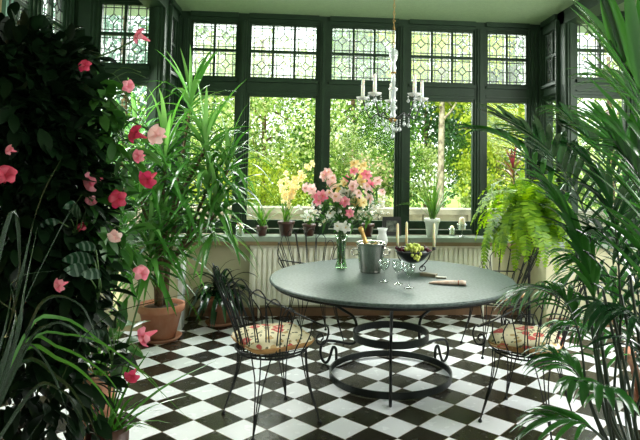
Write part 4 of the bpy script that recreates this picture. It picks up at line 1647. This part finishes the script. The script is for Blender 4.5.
for (px, py, s_, mt) in [(140, 36, .034, 'petal_pink'), (157, 135, .042, 'petal_pale'), (136, 134, .038, 'petal_red'), (128, 86, .026, 'petal_pink'), (139, 156, .028, 'petal_pink'),
                         (148, 179, .040, 'petal_red'), (91, 182, .040, 'petal_pink'), (118, 199, .036, 'petal_red'), (91, 200, .024, 'petal_pink'), (115, 236, .028, 'petal_pale'),
                         (141, 273, .032, 'petal_pink'), (5, 175, .036, 'petal_red'), (60, 285, .024, 'petal_pink'), (145, 336, .040, 'petal_pink'), (85, 66, .026, 'petal_red'),
                         (132, 376, .030, 'petal_red'), (82, 227, .02, 'petal_red'), (10, 150, .018, 'petal_pink')]:
    q = MB()
    c_ = at(px, py, 1.93 if px > 80 else 1.66) - mb_
    nv = V((rnd.uniform(-1.1, 1.1), -1, rnd.uniform(-.9, .8)))
    flower(q, c_, nv, s_, 5, width=.62, curl=1.2, cup=1.0)
    nn = nv.normalized()
    q.lathe([(s_ * .30, 0), (s_ * .20, -s_ * .6), (s_ * .08, -s_ * 1.1)], c_ + nn * s_ * .04, 8, 0, axis=nn, cap=False)
    q.build('flower', mt, mv)
q = MB()
q.lathe([(.0005, 0), (.14, 0), (.18, .26), (.19, .30), (.17, .30), (.15, .27), (.0005, .27)], n=28, cap=False)
q.build('pot', 'terracotta', mv)
# variegated broad leaved plants
vg, n, l, p = new_mat('leaf_variegated')
t = n.new('ShaderNodeTexCoord')
wv = n.new('ShaderNodeTexWave')
wv.inputs['Scale'].default_value = 22
wv.inputs['Distortion'].default_value = 3
cr = n.new('ShaderNodeValToRGB')
cr.color_ramp.elements[0].color = (.012, .05, .02, 1)
cr.color_ramp.elements[1].color = (.13, .19, .14, 1)
cr.color_ramp.elements[0].position = .62
cr.color_ramp.elements[1].position = .85
l.new(t.outputs['Object'], wv.inputs['Vector'])
l.new(wv.outputs['Fac'], cr.inputs[0])
l.new(cr.outputs[0], p.inputs['Base Color'])
p.inputs['Roughness'].default_value = .3
for lb, spots2, basep in (('striped leaf plant amid the dark climber at left', [(66, 212, 11), (82, 220, 10), (75, 205, 7), (60, 222, 8)], (75, 235)),
                          ('striped broad leaf plant below the pink flowers at left', [(95, 262, 13), (88, 275, 12), (100, 278, 10), (96, 250, 9)], (98, 300)),
                          ('striped leaf plant low beside the bottom left pots', [(108, 335, 12), (102, 345, 9), (112, 328, 8)], (112, 365))):
    b_ = at(basep[0], basep[1], 1.92)
    o = empty('striped_leaf_plant', b_, lb, 'plant')
    for (px, py, sz) in spots2:
        c_ = at(px, py, 1.86)
        q = MB()
        sp = c_ - b_
        q.tube([V((0, 0, 0)), sp * .5 + V((0, .02, 0)), sp], .0022, 5)
        q.build('stalk', 'stem', o)
        q = MB()
        q.blade(sp, V((rnd.uniform(-.9, .9), -.3, rnd.uniform(-.1, .5))), sz / 577 * 1.86 * 2.3, sz / 577 * 1.86 * 1.3, .7, 7, shape='oval', side=V((.3, -.5, 1)).normalized())
        q.build('leaf', 'leaf_variegated', o)

# strap-leaved plant in the very front at left -----------------------
sp_b = at(-60, 350, 1.5)
sp_ = empty('strap_leaf_plant', (sp_b.x, sp_b.y, 0), 'strap leaved plant with shiny arching leaves at bottom left corner', 'plant')
sb = V((sp_b.x, sp_b.y, 0))
pot(sp_, .14, .28)
for i, (pts, wd) in enumerate([
        ([(20, 345), (60, 318), (105, 345), (150, 378), (165, 400)], .020), ([(18, 352), (60, 348), (100, 370), (125, 400)], .020), ([(15, 360), (60, 360), (95, 385), (125, 432)], .022),
        ([(20, 350), (45, 300), (80, 305), (98, 340)], .018), ([(10, 360), (25, 290), (38, 225)], .020), ([(8, 350), (14, 300), (0, 255)], .018),
        ([(5, 330), (15, 280), (60, 270)], .014), ([(20, 355), (70, 335), (120, 355), (190, 420)], .016), ([(15, 370), (60, 380), (85, 410), (100, 445)], .022),
        ([(25, 400), (60, 390), (90, 430)], .020), ([(10, 380), (30, 345), (60, 390), (72, 440)], .018), ([(5, 230), (20, 260), (12, 300)], .02),
        ([(15, 345), (0, 300), (-30, 280)], .02), ([(10, 340), (60, 230), (85, 190)], .014),
        ([(35, 430), (90, 330), (160, 300), (250, 285)], .006), ([(5, 345), (35, 215), (63, 155)], .022), ([(20, 360), (50, 325), (75, 330), (90, 350)], .016)]):
    path3 = [at(a, b, 1.45 + .12 * math.sin(j + i)) for j, (a, b) in enumerate(pts)]
    path = [p - sb for p in bez([V((sp_b.x + rnd.uniform(-.03, .03), sp_b.y + rnd.uniform(-.03, .03), .26)), V((sp_b.x + .03, sp_b.y, .6))] + path3, 26)]
    q = MB()
    ws = [wd * .52 * prof_w('strap', k / 26) for k in range(27)]
    q.strip(path, [V((.1, -.45, 1)).normalized().lerp(V((.8, .2, .3)), .4 * math.sin(i)) for _ in path], ws)
    q.build('leaf', 'leaf_strap' if i in (0, 1, 2, 7) else 'leaf_near', sp_)  # streaks of light painted in: a few leaves take the lighter green

# grassy blades rising at the bottom left, in small pots ----------
for (px, py, y, fan, lb) in (
        (108, 425, 2.05, [(217, 360, .014), (190, 395, .012), (75, 380, .014), (60, 330, .012), (150, 350, .012), (100, 330, .012), (125, 300, .010), (85, 400, .014), (160, 430, .014), (135, 395, .016),
                          (118, 372, .014), (65, 410, .016), (145, 330, .008)], 'grassy plant in small dark pot at the bottom left'),
        (98, 372, 2.45, [(125, 330, .012), (112, 320, .012), (80, 330, .012), (70, 345, .012), (140, 350, .010), (100, 310, .012), (132, 362, .012)], 'small bushy plant behind the grassy one at left')):
    b_ = at(px, py, y)
    r_ = .065
    o = empty('grassy_plant', (b_.x, b_.y, 0), lb, 'plant')
    pot(o, r_, max(.12, b_.z), 'dark_pot' if px > 100 else 'terracotta')
    q = MB()
    for k, (ax_, ay_, w_) in enumerate(fan):
        tip = at(ax_, ay_, y - .1 + .05 * (k % 4)) - V((b_.x, b_.y, 0))
        s_ = V((rnd.uniform(-.03, .03), rnd.uniform(-.03, .03), max(.12, b_.z) * .93))
        mid = s_.lerp(tip, .5) + V((0, 0, .03))
        path = bez([s_, mid, tip], 10)
        q.strip(path, V((.5, -.6, .2)).normalized(), [w_ * 1.3 * prof_w('strap', j / 10) for j in range(11)])
    for k in range(16):
        d_ = (rvec() + V((0, 0, 1.1))).normalized()
        q.blade(V((0, 0, max(.12, b_.z) * .93)), d_, rnd.uniform(.12, .25), .012, .7, 5)
    q.build('foliage', 'leaf_strap', o)
